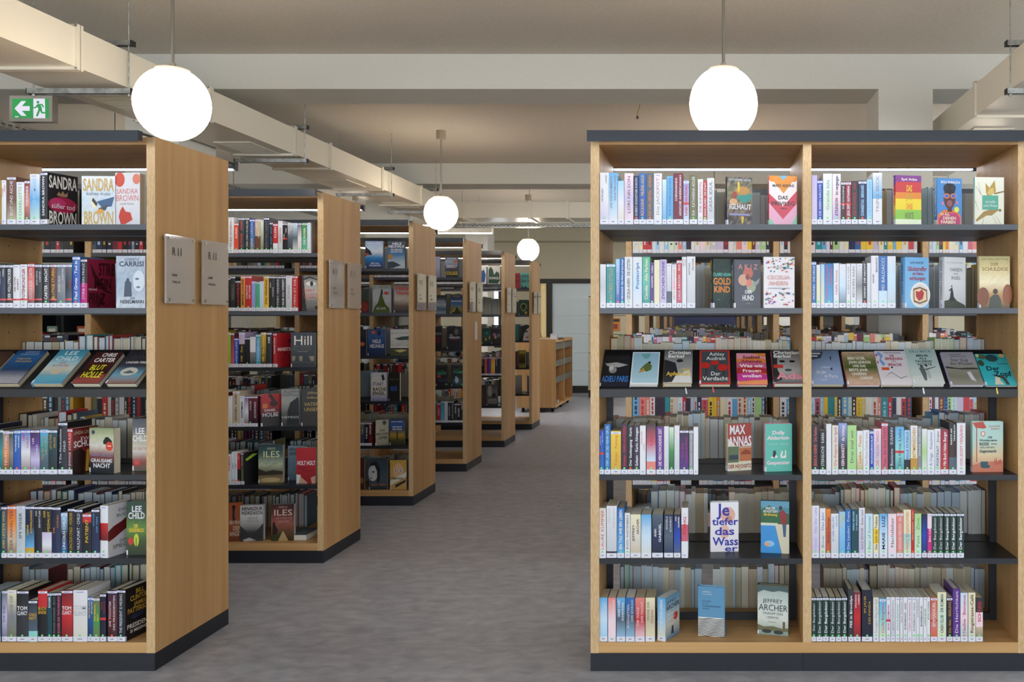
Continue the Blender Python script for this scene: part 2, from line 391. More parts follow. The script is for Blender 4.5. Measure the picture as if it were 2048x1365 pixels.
def slanted(place, org, k, x0, x1, length, th, art, desc, flags=''):
    """a book lying on the slanted display tray of range 0"""
    global n_books
    s = S[0]; X0, X1 = [(org[0]+x/k-VX)/s for x in (x0, x1)]
    V = Vector((0, .196, .159)).normalized(); N = Vector((0, -V.z, V.y)); U = Vector((1, 0, 0))
    o = make_book('book', th, X1-X0, length, art.get('spine', 'charcoal'), 'white', art.get('st', ''), flags, art, True)
    loc = Vector((X0, DS[0]+.020, Z[3]-.001))+N*.0035+V*.0
    o.matrix_world = Matrix(((N.x, U.x, V.x, loc.x), (N.y, U.y, V.y, loc.y), (N.z, U.z, V.z, loc.z), (0, 0, 0, 1)))
    tag(o, f"{desc}, lying on the slanted tray, {PLACE[place]}", 'book', f"books on the slanted tray of the {PLACE[place].split(',')[0]}")
    n_books += 1

# ------------------------------------------------------------------ the room
WXL, WXR, WYF, WYB, CEIL = -9.0, 8.0, -3.6, 16.9, 3.353
struct('floor', M_FLOOR, (WXL-.2, WXR+.2, WYF-.2, WYB+3.5, -.12, 0))
struct('ceiling', M_CEIL, (WXL-.2, WXR+.2, WYF-.2, WYB+3.5, CEIL, CEIL+.15))
struct('wall_left', M_WALL, (WXL-.2, WXL, WYF, WYB, 0, CEIL))
struct('wall_right', M_WALL, (WXR, WXR+.2, WYF, 2.0, 0, CEIL), (WXR, WXR+.2, 2.0, 15.0, 0, .9), (WXR, WXR+.2, 2.0, 15.0, 2.9, CEIL), (WXR, WXR+.2, 15.0, WYB, 0, CEIL))
# wall behind the photographer with four big windows
wb = []
wins = [(-8.2, -4.6), (-4.2, -.6), (-.2, 3.4), (3.8, 7.4)]
edges = [WXL]+[q for w_ in wins for q in w_]+[WXR]
for i in range(0, len(edges), 2): wb.append((edges[i], edges[i+1], WYF-.2, WYF, 0, CEIL))
for a, b in wins: wb += [(a, b, WYF-.2, WYF, 0, .8), (a, b, WYF-.2, WYF, 2.95, CEIL)]
struct('wall_front', M_WALL, *wb)
def window(name, x0, x1, y0, y1, z0, z1, axis):
    """frame with a glass pane; axis 'y' = the window lies in a wall of constant y"""
    f = MB(); t = .06
    if axis == 'y':
        for q in ((x0, x1, z0, z0+t), (x0, x1, z1-t, z1), (x0, x0+t, z0+t, z1-t), (x1-t, x1, z0+t, z1-t), ((x0+x1)/2-t/2, (x0+x1)/2+t/2, z0+t, z1-t)): f.box(q[0], q[1], y0, y1, q[2], q[3])
    else:
        for q in ((y0, y1, z0, z0+t), (y0, y1, z1-t, z1), (y0, y0+t, z0+t, z1-t), (y1-t, y1, z0+t, z1-t), ((y0+y1)/2-t/2, (y0+y1)/2+t/2, z0+t, z1-t)): f.box(x0, x1, q[0], q[1], q[2], q[3])
    o = tag(f.build(name, M_DARKFRAME), kind='structure')
    g = MB()
    if axis == 'y': g.box(x0+t, x1-t, (y0+y1)/2-.004, (y0+y1)/2+.004, z0+t, z1-t)
    else: g.box((x0+x1)/2-.004, (x0+x1)/2+.004, y0+t, y1-t, z0+t, z1-t)
    g.build('pane', M_GLASS, o)
def portal(loc, rot, sx, sy):
    l = bpy.data.lights.new('daylight_portal', 'AREA'); l.shape = 'RECTANGLE'; l.size = sx; l.size_y = sy; l.cycles.is_portal = True
    o = bpy.data.objects.new('daylight_portal', l); C.objects.link(o); o.location = loc; o.rotation_euler = rot
for i, (a, b) in enumerate(wins):
    window(f'window_{i+1}', a, b, WYF-.14, WYF-.06, .8, 2.95, 'y')
    portal(((a+b)/2, WYF-.16, 1.875), (math.pi/2, 0, 0), b-a, 2.15)
for i, y in enumerate((2.0, 6.333, 10.666)):
    window(f'window_{i+5}', WXR+.06, WXR+.14, y, y+4.333, .9, 2.9, 'x')
portal((WXR+.16, 8.5, 1.9), (math.pi/2, 0, math.pi/2), 13, 2.0)

# back wall with a glazed door and a side light
DX0, DX1, DZ = -3.40, -2.02, 2.27            # glazed opening
struct('wall_back', M_BACKWALL, (WXL, -4.3, WYB, WYB+.2, 0, CEIL), (-3.92, DX0, WYB, WYB+.2, 0, CEIL), (-4.3, -3.92, WYB, WYB+.2, 0, .9), (-4.3, -3.92, WYB, WYB+.2, DZ, CEIL), (DX1, WXR, WYB, WYB+.2, 0, CEIL), (DX0, DX1, WYB, WYB+.2, DZ, CEIL))
struct('baseboard_back', M_PLINTH, (WXL, DX0, WYB-.02, WYB, 0, .12), (DX1, WXR, WYB-.02, WYB, 0, .12))
d = MB(); fw = .10
for q in ((DX0, DX1, DZ-.09, DZ), (DX0, DX0+fw, 0, DZ-.09), (DX1-.06, DX1, 0, DZ-.09), (-3.17, -3.06, 0, DZ-.09), (DX0+fw, DX1-.06, 0, .14)): d.box(q[0], q[1], WYB-.03, WYB+.08, q[2], q[3])
door = tag(d.build('door_1', M_DARKFRAME), kind='structure')
g = MB(); g.box(-3.06, DX1-.06, WYB+.02, WYB+.03, .14, DZ-.09); g.build('pane', M_FROST, door)
g = MB(); g.box(DX0+fw, -3.17, WYB+.02, WYB+.03, .14, DZ-.09); g.build('side_pane', M_CREAMGLASS, door)
for z, x0 in ((1.90, -2.9), (1.53, -2.95), (1.17, -3.0), (.80, -3.0), (.44, -3.0)):
    g = MB(); g.box(x0, DX1-.08, WYB+.012, WYB+.019, z, z+.009, 'e8eef0'); g.build('clear_stripe', M_LABEL, door)
window('window_8', -4.3, -3.92, WYB+.04, WYB+.12, .9, DZ, 'y')
# ceiling beams and pillars
BZ = 3.106
for i, y in enumerate((6.0, 10.24, 14.48)):
    struct(f'trim_{i+1}', M_WALL, (WXL, WXR, y, y+.42, BZ, CEIL))
struct('trim_4', M_BACKWALL, (WXL, WXR, 16.45, WYB, 2.99, CEIL))
pn = 1
for y in (6.0, 10.24, 14.48):
    for x0, x1 in ((-4.10, -3.72), (1.218, 1.60), (6.5, 6.88)):
        o = struct(f'wall_pillar', M_WALL, (x0, x1, y-.001, y+.45, 0, BZ if y != 6.0 else BZ)); pn += 1

# ------------------------------------------------------------------ bookcases
PT = .036
def bookcase(label, xs, D, slant, rearz=(1, 2, 3, 4, 5)):
    """xs: x of the left faces of the uprights; depth .55; open through the middle"""
    d1 = D+.55; y0 = D
    cx, cy = (xs[0]+xs[-1])/2, D+.275
    root = empty('bookcase', (cx, cy, 0), label, 'bookcase', None)
    def part(name, mb, m, bevel=0, par=None):
        o = mb.build(name, m, par or root, bevel=bevel)
        o.location = (-cx, -cy, 0) if par is None else (0, 0, 0)
        return o
    for i, x in enumerate(xs):
        end = i in (0, len(xs)-1)
        zb, zt = (.075, 2.25) if end else (.12, 2.218)
        b = MB(); b.box(x, x+PT, y0+.002, d1-.002, zb, zt); o = part('side_panel' if end else 'divider', b, M_WOODV)
        e = MB(); e.box(x, x+PT, y0, y0+.002, zb, zt); e.box(x, x+PT, d1-.002, d1, zb, zt); part('edge_band', e, M_EDGE, par=o)
        p = MB()                                             # shelf-pin holes drilled in the inner faces
        for side in (-1, 1):
            if (i == 0 and side < 0) or (i == len(xs)-1 and side > 0): continue
            xx = x+PT+.0004 if side > 0 else x-.0004
            for yy in (y0+.05, y0+.20, d1-.20, d1-.05):
                for k in range(24):
                    zz = .3+k*.08
                    p.face([(xx, yy-.003, zz-.003), (xx, yy+.003, zz-.003), (xx, yy+.003, zz+.003), (xx, yy-.003, zz+.003)], col('241a12'))
        h = part('pin_hole', p, M_PRINT, par=o); h['kind'] = 'stuff'
    b = MB(); b.box(xs[0]+PT, xs[-1], y0+.001, d1-.001, 2.218, 2.249); part('top_board', b, M_WOODH)
    b = MB(); b.box(xs[0]+PT, xs[-1], y0+.001, d1-.001, .0755, .12); part('base_board', b, M_WOODH)
    b = MB(); xm = xs[len(xs)//2]
    b.box(xs[0], xm-.001 if len(xs) > 2 else xs[-1]+PT, y0-.001, d1+.001, 0, .075); part('plinth', b, M_PLINTH)
    if len(xs) > 2: b = MB(); b.box(xm, xs[-1]+PT, y0-.001, d1+.001, 0, .075); part('plinth', b, M_PLINTH)
    for a, c in zip(xs, xs[1:]):
        a, c = a+PT+.001, c-.001
        for r in (1, 2, 3, 4, 5):
            z = Z[r]
            for f, (ya, yb) in enumerate(((y0+.001, y0+.262), (y0+.288, d1-.001))):
                if r == 3 and slant and f == 0: continue
                b = MB(); b.box(a, c, ya, yb, z-.023, z)
                b.box(a+.002, c-.002, yb-.004 if f == 0 else ya, yb if f == 0 else ya+.004, z-.0245, z-.023)
                part('shelf', b, M_SHELF_LIT if r < 3 else M_BLACK)  # upper shelves get the lighter steel to look lit
        if slant:
            b = MB(); zt = 1.346; yb = y0+.20
            n = [(y0+.004, Z[3]), (yb, zt), (yb, zt-.006), (y0+.004, Z[3]-.006)]
            b.face([(a, y, z) for y, z in n]); b.face([(c, y, z) for y, z in n[::-1]])
            for i in range(4):
                (ya, za), (yb2, zb2) = n[i], n[(i+1) % 4]; b.face([(a, ya, za), (c, ya, za), (c, yb2, zb2), (a, yb2, zb2)])
            b.box(a, c, y0, y0+.004, Z[3]-.032, Z[3]); b.box(a, c, y0+.004, y0+.05, Z[3]-.034, Z[3]-.031)
            part('display_tray', b, M_TRAY)
            for xa, xb in ((a, a+.028), (c-.030, c)):
                b = MB(); b.box(xa, xb, y0+.264, y0+.286, .12, 1.17); part('post', b, M_PLINTH)
            b = MB(); b.box(a+.03, c-.03, y0+.266, y0+.284, .121, .152); part('cross_rail', b, M_PLINTH)
            b = MB(); b.box(a+.03, c-.03, y0+.266, y0+.284, Z[5]-.05, Z[5]-.026); part('cross_rail', b, M_PLINTH)
    for f, (ya, yb) in enumerate(((y0-.098, y0-.070), (d1+.070, d1+.098))):
        b = MB(); xa, xb = xs[0]-.002, xs[-1]+PT-.006; lip = (ya, ya+.004) if f == 0 else (yb-.004, yb)
        b.box(xa, xb, ya, yb, 2.226, 2.257); b.box(xa, xb, lip[0], lip[1], 2.217 if f else 2.211, 2.226)
        for q in (xa, xb-.004): b.box(q, q+.004, ya if f else ya+.004, yb if not f else yb-.004, 2.218, 2.226)
        o = part('light_bar', b, M_BAR)
        b = MB(); b.box(xs[0]+.03, xs[-1]+PT-.03, (ya+.008), (yb-.008), 2.2215 if f else 2.2245, 2.226); part('led_strip', b, M_LED, par=o)
        for i, x in enumerate(xs):
            b = MB()
            if f == 0: b.box(x+.008, x+.026, yb, y0+.03, 2.249, 2.2545)
            else: b.box(x+.008, x+.026, d1-.03, ya, 2.249, 2.2545)
            part('bracket', b, M_BLACK, par=o)
    return root
RX = [-.486, .408, 1.314, 2.214]
bookcase('wide oak bookcase with graphite light bar, closest one beside the aisle', RX[:3], DS[0], True)
LX = -2.32-PT
bookcase('oak bookcase with slanted tray and two acrylic signs, first along the aisle', [LX-1.808, LX-.904, LX], DS[0], True)
LB = [('second', [LX-2.30, LX-1.412, LX-.904, LX]), ('third', [LX-1.808, LX-.904, LX]), ('fourth', [LX-1.808, LX-.904, LX]), ('fifth', [LX-1.808, LX-.904, LX]), ('sixth and last', [LX-1.808, LX-.904, LX])]
for i, (nm, xs) in enumerate(LB): bookcase(f'oak bookcase, {nm} in the row along the aisle', xs, DS[i+1], False)
for i in range(1, 6): bookcase(f"oak bookcase seen through the wide one, {['second','third','fourth','fifth','sixth'][i-1]} of that range", RX, DS[i], False)

# acrylic sign holders on the end panels
def sign(D, k, txt, which):
    x = -2.32; y0 = D+(.035 if k == 0 else .300); y1 = y0+.205
    o = empty('sign_holder', (x, (y0+y1)/2, 1.69), f"clear acrylic sign with black lettering, {'front' if k == 0 else 'rear'} one on end panel of {which} bookcase", 'sign', None)
    def part(n, mb, m, par=None):
        q = mb.build(n, m, par or o)
        if par is None: q.location = (-x, -(y0+y1)/2, -1.69)
        return q
    z0, z1 = 1.550, 1.845
    b = MB(); b.box(x+.018, x+.021, y0, y1, z0, z1); part('acrylic_panel', b, M_ACRYL)
    b = MB(); b.box(x+.0225, x+.0245, y0, y1, z0, z1); part('cover_panel', b, M_ACRYL)
    for yy in (y0+.015, y1-.015):
        for zz in (z0+.015, z1-.015):
            b = MB(); b.cyl((x+.0005, yy, zz), (x+.030, yy, zz), .0055, 12); part('standoff', b, M_CHROME)
    t = MB(); X = x+.0250
    P = lambda u, v: (X, y0+u, z0+v)
    if txt:
        put_text(t, txt, P, .04, .112, .208, .244, '1c1a1a', True, 1.2)
        put_text(t, 'KRIMI', P, .04, .075, .118, .128, '1c1a1a', True, 1.4); put_text(t, 'THRILLER', P, .04, .098, .088, .098, '1c1a1a', True, 1.4)
        part('lettering', t, M_PRINT)
for i, nm in enumerate(('first', 'second', 'third', 'fourth', 'fifth', 'sixth')):
    for k in (0, 1): sign(DS[i], k, 'R 11' if i < 2 else ('R 12' if i < 4 else 'R 13'), nm)
b = MB(); b.box(-2.3192, -2.3185, DS[3]+.30, DS[3]+.385, 1.27, 1.45, 'e9e7e2')
tag(b.build('paper_note', M_LABEL), 'small white paper slip stuck on end panel of the fourth aisle bookcase', 'note')

# ------------------------------------------------------------------ books: data read off the photograph
A = (1170, 250); B_ = (1600, 250)
spines('RA', 0, 1, A, 3.5, 695, """
102 165 332 white>white>lilac black MORGEN/LAND g
165 227 334 sky>lightblue>white grey DIE_INSTRUMENTE/SAHLTER_LAND
228 273 388 lightblue>white>offwhite grey -
275 338 336 palepink>lilac>palepink darkred LORI_NELSON H
341 375 353 navy white ROBERT_ACHLEITNER_EUROPA o
376 426 336 blue>royal yellow RÜCKKEHR_·_MILENA_AGUS g
427 480 336 slate orange DIE_WIR_LIEBTEN_·_ADRIAN o
481 538 337 palepink>white>white grey Die_JACKPOT T
540 571 380 paleblue>sky white - 
573 617 356 sky blue PETRI_KOMMEN_DURCHAUS g
618 686 336 maroon palepink CHIMAMANDA/ADICHIE_AMERICANAH H
688 728 386 periwinkle>lavender>paleblue red KIND_VON_NOAH Tr
731 786 346 olive white IDA_·_KATHARINA_ADLER g
789 826 378 white crimson DIE_INFANTIN g
828 853 388 red white DANA_ALKERS_·_DIE_STADT g
855 905 370 white>palegrey grey CASA_IDUL H
""")
spines('RB', 0, 1, B_, 3.5, 693, """
83 122 348 lavender>lilac>lilac plum - 
123 162 381 royal white DIE_SIEBEN_NÄCHTE Tg
163 226 337 white>palegreen>white grey Grande_Isle g
228 288 338 white>palepink>lavender navy ATKINSON_·_Im_vergangen g
289 320 393 darkbrown white DIE_GOLDENE Trg
321 360 393 crimson white JEDE_ZEIT_·_KATHARINA Trg
362 408 388 charcoal red DER_SCHWARZE_·_JANE g
410 468 386 navy lightblue DONNERSTAG_·_BERNHARD To
470 508 378 lightblue sky DIE_STRANDLIEBE g
511 577 331 white>sky/white grey TRIPLE_BECK H
""")
spines('RA', 0, 2, A, 3.5, 1280, """
103 145 973 white>palegrey>white grey -
148 211 969 teal gold IN_TIEFE_STILLE gT
213 243 936 lightblue>royal white NICHTS_ALS_SEHEN o
244 275 928 blue white NIKOLAUS_·_Die_Welt_auf_dem_Kopf g
276 331 921 white slate CECELIA_AHERN_·_DIE_LETZTEN g
333 398 921 white>paleblue>white blue Postscript
400 455 921 seagreen>mint>teal cream Cecelia_·_Alle_Farben H
456 482 960 purple palepink HARPER_·_Liebe g
483 522 943 cream grey -
523 570 939 lavender>lilac>lilac purple ZWISCHEN_SONNE
571 606 968 white>palegrey/slate*.6 grey - T
608 640 974 white/palepink*.4/white red SALTO_DER_MATHILDEN T
641 677 943 red>rose white LALE_ARSON_·_IRIS Tr
678 711 921 white black ABHOTTS/MAYDER
713 772 918 white>palegrey black NATHAN/MAYDER H
""")
spines('RB', 0, 2, B_, 3.5, 1282, """
83 115 956 blue white PRALINES_·_DIE_HELLE T
117 145 978 white>cream>palegreen teal - g
147 173 975 lightblue>cream navy -
174 235 971 blue>sky redorange SEASONS_OF_MADELEINE/MAREILLE g
237 275 968 white red Helle_Sonne g
277 325 973 white>paleblue>slate navy - 
327 356 970 white grey ROBERTA_RAYNER g
358 396 970 white grey BECKERS_RAIN g
397 439 970 white>grey>white navy - T
440 470 951 charcoal white SARAH_·_DIE_NACHT o
471 498 966 white>palegrey navy -
500 553 915 white navy DAVID/BALDACCI g
554 613 918 blue/blue/paleblue white DAVID_BALDACCI g
614 673 918 white>paleblue>palegrey paleblue DAVID/BALDACCI g
""")
L4 = (1170, 620)
spines('RA', 0, 4, L4, 3.79, 1252, """
105 142 916 royal>blue paleblue INMITTEN/DER_NACHT rg
145 191 870 blue lightblue DER_LIEBE_DES_HENRI_GROS g
193 271 922 yellow>gold rust Tokaijer_·_Festung Tg
273 321 870 plum red Schatten_·_KARIN_ALVTEGEN g
322 365 878 black white Der_Seelengang_·_Karin o
366 414 878 plum white Scham_·_Karin_Alvtegen g
415 460 880 white red PENDULIER/ZWÖLF
465 536 868 charcoal>rose>paleblue/salmon*.35 red Lügen g
540 597 888 purple palepink DIE_VERSCHWUNDENE_ZEIT g
598 635 886 white>palegrey palegrey -
637 673 893 palegreen>green>darkgreen white - g
676 716 880 white>palegrey grey -
718 786 912 plum>purple magenta Das_Zeit/Sonnenstrahlen Tg
789 820 915 grey white MARGARET_HÖFGRUNDE Tg
822 858 890 white grey -
""")
spines('RB', 0, 4, (1600, 620), 3.79, 1253, """
86 146 876 midnight rust JESSICA_KEENE_·_Die_Farben g
148 199 921 black white STEINSUCHE_·_KARIN g
201 241 868 white lilac -
245 293 879 offwhite red Die_Eleganz_des_Igels g
295 359 863 periwinkle>charcoal>plum palepink KEIN_BANKETT_·_die_Schlange g
361 431 879 lightgreen darkgreen Drei_mal_wir g
433 479 921 white>palegreen>ochre orange Liebe_·_Pasta g
481 529 916 white grey Wenn_Männer_Ostereier_suchen g
531 561 919 royal white MAGNOLIENSCHLAF Tg
562 619 906 palepink>lilac>offwhite rust DER_TAG_DES_TANGO g
621 669 861 rose maroon Tess_·_Ein_Kind_TONY Tg
671 723 881 midnight white Bastienne_·_SUSANN g
725 793 891 sky>aqua>teal navy Die_ferne_Liebe rg
795 839 916 lightblue/lightblue/midnight navy ISABELLA_DUNKLE g
841 893 881 white>offwhite>cream/ochre*.5 ochre HERBSTMENSCHEN g
894 926 886 grey white SIMONE_VAN_DER g
928 967 906 white>lightgreen>white green - g
968 1023 913 white blue A.Vega_·_Kaschmir g
1025 1070 906 white>palegrey black PORTRAIT_·_Jürgen g
1072 1131 913 crimson>red white Mit_Buch_Helen_Berger g
1133 1190 860 black/darkbrown/slate white PAKETE_AN/TRÄUMLICH g
1192 1258 861 white red VON_JEDEM_VIERJÄHRIG Hg
""")
L5 = (1170, 940)
spines('RA', 0, 5, L5, 3.21, 572, """
88 134 250 offwhite>white red LAURE_KUMMER g
137 203 236 white>palegrey/black*.15 palegrey PATRIA/FERNANDO H
205 251 249 blue>sky white EIN_TAG_WIE_EIN_LEBEN g
254 288 282 white black BODO_WARTENBERG g
290 357 292 cream>offwhite>tan brown JEFFREY/ARCHER
360 425 292 sky>paleblue>offwhite white JEFFREY/ARCHER
430 500 292 slate>navy>midnight white ANN/GABRIEL
507 566 292 navy>slate>navy white ANGELS/SCHMIDT
570 613 292 midnight>royal>slate white ANN/GABRIEL
618 662 249 white/rose/white/ red FÖRIG_· H
""".replace('white/rose/white/ ', 'white/rose/white '))
spines('RB', 0, 5, (1600, 940), 3.21, 577, """
72 125 240 white>lilac lavender Hannah_·_Alles_über_Liebe g
128 166 256 white>offwhite blue Büver_·_Das_Jahr g
168 198 261 orange>rust>rust brown Bittere_Orange g
200 250 291 white>palegrey blue IN_DER_HELLEN/NÄCHTE
253 292 279 lightblue>sky yellow KAT_BAUER/SOMMER g
293 329 263 blue white Das_Laudert_·_Franz g
332 379 263 darkteal lightblue EMMA_BECKER/LA_MAISON g
380 419 254 white>lilac grey ALICE_BENDER_·_Rotes_Land
422 470 291 paleblue>palegreen teal Best_of_Sommer g
473 508 296 cream/yellow/cream brown Das_Licht_der_Toskana
511 564 292 sky>paleblue>white navy MARIE_·_LUZ g
567 621 292 palepink/white>palepink charcoal Nachtfalter
623 665 286 salmon white KRENNER_MEDIZIN_·_Ella Tg
667 716 266 cream/aqua>cream rust MARC_BOJANOWSKI g
717 736 263 red cream TEREZ_BORGEAN_·_NOTEN o
738 782 291 lightgreen>palegreen green Petit_·_Zimt g
786 820 296 midnight>royal>navy white - g
821 849 292 palepink/magenta*2 white Eine_Liebe Tg
850 886 287 darkgreen white Der_Bergdoktor Tg
888 925 287 darkgreen white Der_Bergdoktor Tg
929 964 287 darkgreen white Der_Bergdoktor Tg
967 1006 287 darkgreen white Der_Bergdoktor Tg
1010 1056 287 darkgreen white Der_Bergdoktor Tg
""")
spines('RA', 0, 6, L5, 3.21, 1111, """
88 143 828 sky>paleblue>lightblue white SPIEL/DER_ZEIT
147 197 828 salmon>palepink>palepink white DAS/VERMÄCHTNIS
201 257 828 sky>slate>lightblue white ERBE_UND/SCHICKSAL
260 318 828 blue>slate>lightblue white IM_SCHATTEN/DER_SCHULD
321 383 828 salmon>red>palepink white DIE_WEGE/DER_MACHT
387 448 828 cream>tan>cream brown MÖGE_DIE/STUNDE
""")
spines('RB', 0, 6, (1600, 940), 3.21, 1115, """
70 105 828 darkgreen white Der_Bergdoktor Tg
107 146 828 darkgreen white Der_Bergdoktor Tg
148 187 828 darkgreen white Der_Bergdoktor Tg
190 229 828 darkgreen white Der_Bergdoktor Tg
232 267 828 darkgreen white Der_Bergdoktor Tg
270 306 828 darkgreen white Der_Bergdoktor Tg
311 346 778 charcoal white FEE_in_Brooklyn g
347 392 798 maroon>red>maroon palepink WOLFGANG/LORENZ g
399 467 783 midnight gold IM_JAHR/DES_PANDA g
472 509 831 offwhite>white grey Finnegans_Weg_zum_Ziel g
511 554 836 sky>aqua>cream red Cecilia_Bergmann Tg
557 583 829 white magenta JACK_BERGMANN rgT
585 614 829 white>palegrey grey JENNY_HEDERMAN
616 643 829 white teal INGA_BORRMANN Tg
645 663 829 white maroon HELGE_·_BORRMANN T
665 691 829 white slate BORRMANN_·_ANN g
693 721 829 white magenta STERN_BORRMANN T
722 748 829 white grey BORRMANN_·_INGA Tg
750 769 829 white darkred KATE_BORRMANN g
770 793 829 white navy BORRMANN_LIS g
795 817 829 white green CASPAR_BORR T
818 839 829 white grey PETRA_ACKERM g
842 884 829 rust>salmon>rust offwhite EMMANUEL rT
886 943 797 cream>palegreen>cream darkteal CASH_CLUB_·_DR_ROMAN g
946 983 829 plum>black gold Der_Alte_·_BERLING Tg
985 1032 776 purple white Die_Herrlichkeit g
1034 1081 801 paleblue>palepink>aqua rose Nadine_·_Bienvenue o
1084 1130 799 cream>offwhite brown Ringstrasse-Café g
1132 1178 831 charcoal/palepink/tan>olive red SCHNEE g
""")
LA = (0, 330)
spines('L0', 0, 1, LA, 4.55, 533, """
0 42 130 white red WO_ENGEL/STERBEN T
48 130 96 brown>brown>tan white BLUT_UND_ASCHE Tg
133 205 146 white>palegreen>palegreen grey CHARLOTTE Tg
207 255 130 darkred>salmon>black white TODSÜNDE Tg
258 346 74 white>sky>palegreen lightblue GEHEIMNIS Tg
""")
spines('L0', 0, 2, LA, 4.55, 1290, """
-38 38 892 black>navy>black white TEUFELS/WERK Tr
42 105 892 black white DER_VOLLSTRECKER Tr
108 170 896 white maroon DER_TOTEN/SCHRITT Tr
172 235 892 white crimson TOTENKÜNSTLER Trg
238 301 884 red>salmon>black white TOTSCHLÄGER_·_CARTER Tr
303 371 888 charcoal>black white DAS_DING/CARTER Tr
373 435 888 black>charcoal white CARTER_·_NACHT Tg
438 501 888 darkred>black yellow BLUTIGE_STUFEN Tr
503 580 888 slate>grey>slate white JAGD_AUF/CARTER Tg
583 645 888 slate>midnight>slate red I_AM/DEATH Tr
647 717 820 blue>royal>blue white Paul_Grote_·_Tod_in To
""")
LD = (0, 800)
spines('L0', 0, 4, LD, 6.827, 1018, """
-68 20 402 black>teal>darkteal white - Tg
22 106 417 grey>orange>black white TEUFELSSPIEL Tg
108 166 417 charcoal>grey>black grey DUNKEL Tg
169 263 411 blue>royal white Verblendung/und_Licht To
270 396 405 royal>white>brown red LEE/CHILD Tg
397 521 403 plum>purple>lilac>purple white LEE/CHILD Tg
523 641 403 sky>teal>slate>darkteal gold Tag_der_Rache/LEE_CHILD Tg
642 768 403 darkteal>black gold LETZTER/ZEUGE Tg
772 899 303 black>midnight white T_Die_Abschussliste/CHILD TgH
""")
LE = (0, 960)
spines('L0', 0, 5, LE, 6.827, 1070, """
0 75 361 navy>slate>charcoal yellow DER_LETZTE_WEG Tg
78 200 357 rust>orange>tan>brown brown DER_ANHALTER TgH
203 325 357 palegrey>coolpaper>palegrey charcoal IM_VISIER TgH
328 446 357 navy>midnight>sky/gold*.25 gold KEINE/KOMPROMISSE TgH
448 556 360 black>midnight white DER/ERMITTLER TgH
558 690 360 black/lilac>white>brown yellow DER/SPEZIALIST TgH
692 814 366 midnight>navy orange DIE/HYÄNEN TH
816 904 452 lightblue>midnight>blue white LINCOLN_CHILD Tg
906 1001 387 black gold LINCOLN_CHILD_·_MÖRDER Tg
1003 1111 397 midnight white NULLPUNKT_·_CHILD Tg
1113 1232 462 red/black*3/black gold PATIENT Tg
1235 1342 397 midnight>navy sky WÄCHTER/DER_TIEFE Tg
""")
LF = (0, 1120)
spines('L0', 0, 6, LF, 6.827, 1118, """
0 72 416 slate>lilac>slate navy THE_END T
75 201 411 cream>grey>olive grey THRONE_OF TgH
210 372 416 black>charcoal>charcoal white TOM/CLANCY hTgH
374 494 548 charcoal>slate/aqua*.35 gold SCHACH/MATT hTg
497 625 416 red/black*2 gold BUCH/ENDE hTgH
628 690 446 darkteal white ROGER Tg
692 748 444 black grey ROGER_CHARLES_·_BLUT Tg
750 819 441 midnight>black rose ROGER_DIE_TRÄUMENDE Tg
822 972 411 darkred>red>darkred white TOM/CLANCY hTgH
978 1172 413 white>offwhite palegrey TOM/CLANCY hgTH
1175 1255 508 blue>navy yellow DIE_TOTE_VON/REYKJAVIK Tg
1257 1346 513 olive>green>olive yellow WAS_NIEMAND/SIEHT Tg
1350 1432 458 midnight red DAVID/BALDACCI Trg
1450 1581 413 plum>darkred>black white DIE_TOCHTER/DES_PRÄSIDENTEN ToH
""")
LG = (450, 420)
spines('L1', 1, 1, LG, 6.205, 533, """
30 100 90 white black MORD_INVERSO TgH
103 159 160 redorange white KARIN Tg
163 236 93 darkteal redorange BLUTINSEL_·_JOHAN TgH
243 295 92 black white ZIEH_DEN_SCHLUSS TgH
298 358 112 royal>blue>olive white NINA_LARSON TgH
360 429 113 tan/brown white SILJE/KRIEG Tg
432 471 120 palegreen>olive white - Tg
475 541 92 midnight grey KNUTSEN_NACHT TgH
545 586 150 charcoal sky KLEFT_·_BLUT Tg
588 646 167 red/red/white white KLEIN Tg
650 706 132 white>palegrey crimson LARSSON Tg
708 766 157 black white TOMAS/TANG Tr
768 831 158 palegrey>slate>charcoal white TOMAS/TANG Tg
833 891 160 paleblue>slate>white white - Tg
893 942 156 navy>white>offwhite grey - Tg
945 1009 156 green/seagreen white DE_ROSA Tg
1013 1058 157 paleblue>white grey - Tg
""")
spines('L1', 1, 2, LG, 6.205, 1248, """
30 60 830 black white - T
62 119 813 black>charcoal>black olive EISKALT T
121 184 867 black red DAS_DOPPELTE Tg
186 241 813 orange>ochre charcoal MARIE_LOUISE T
243 321 809 red white LITERATUR/DES_TODES Tg
323 370 876 periwinkle white - Tg
372 418 882 seagreen white - Tg
420 473 877 paleblue grey - Tg
475 536 811 gold>yellow maroon Das_Glashaus TH
538 611 812 charcoal white MARY/HIGGINS TgH
613 681 813 charcoal white MARY_HIGGINS TgH
683 743 813 charcoal white NUR_DU_WEISST TgH
745 821 811 white>palegrey grey SCHNEE THg
823 893 809 red white MEIN_IST_DIE TgH
""")
LH = (450, 640)
spines('L1', 1, 3, LH, 6.205, 597, """
30 60 162 lime black - T
62 108 167 darkred>rose white - T
110 161 232 royal white KRISTER_LUND Tg
163 236 162 lavender/black*2 yellow Hill_·_Der_Mann TH
238 301 222 black white - Tg
303 371 218 white/grey>black black - T
373 436 186 teal>sky>teal white THOMAS_HILL T
438 501 162 gold>black yellow Hill_·_Der_Sommer TH
505 569 162 charcoal white Hill T
""")
spines('L1', 1, 4, LH, 6.205, 1315, """
30 82 932 white>offwhite grey - Tg
85 169 871 tan>paper>tan brown SPINNEN_·_REVIER Tg
171 230 932 white>palegrey black HOFFMAN T
232 281 932 purple>white>charcoal yellow - oT
283 331 932 darkred>plum white HOLBE Tg
333 393 932 maroon>black white SCHWARZ T
""")
LI = (450, 860)
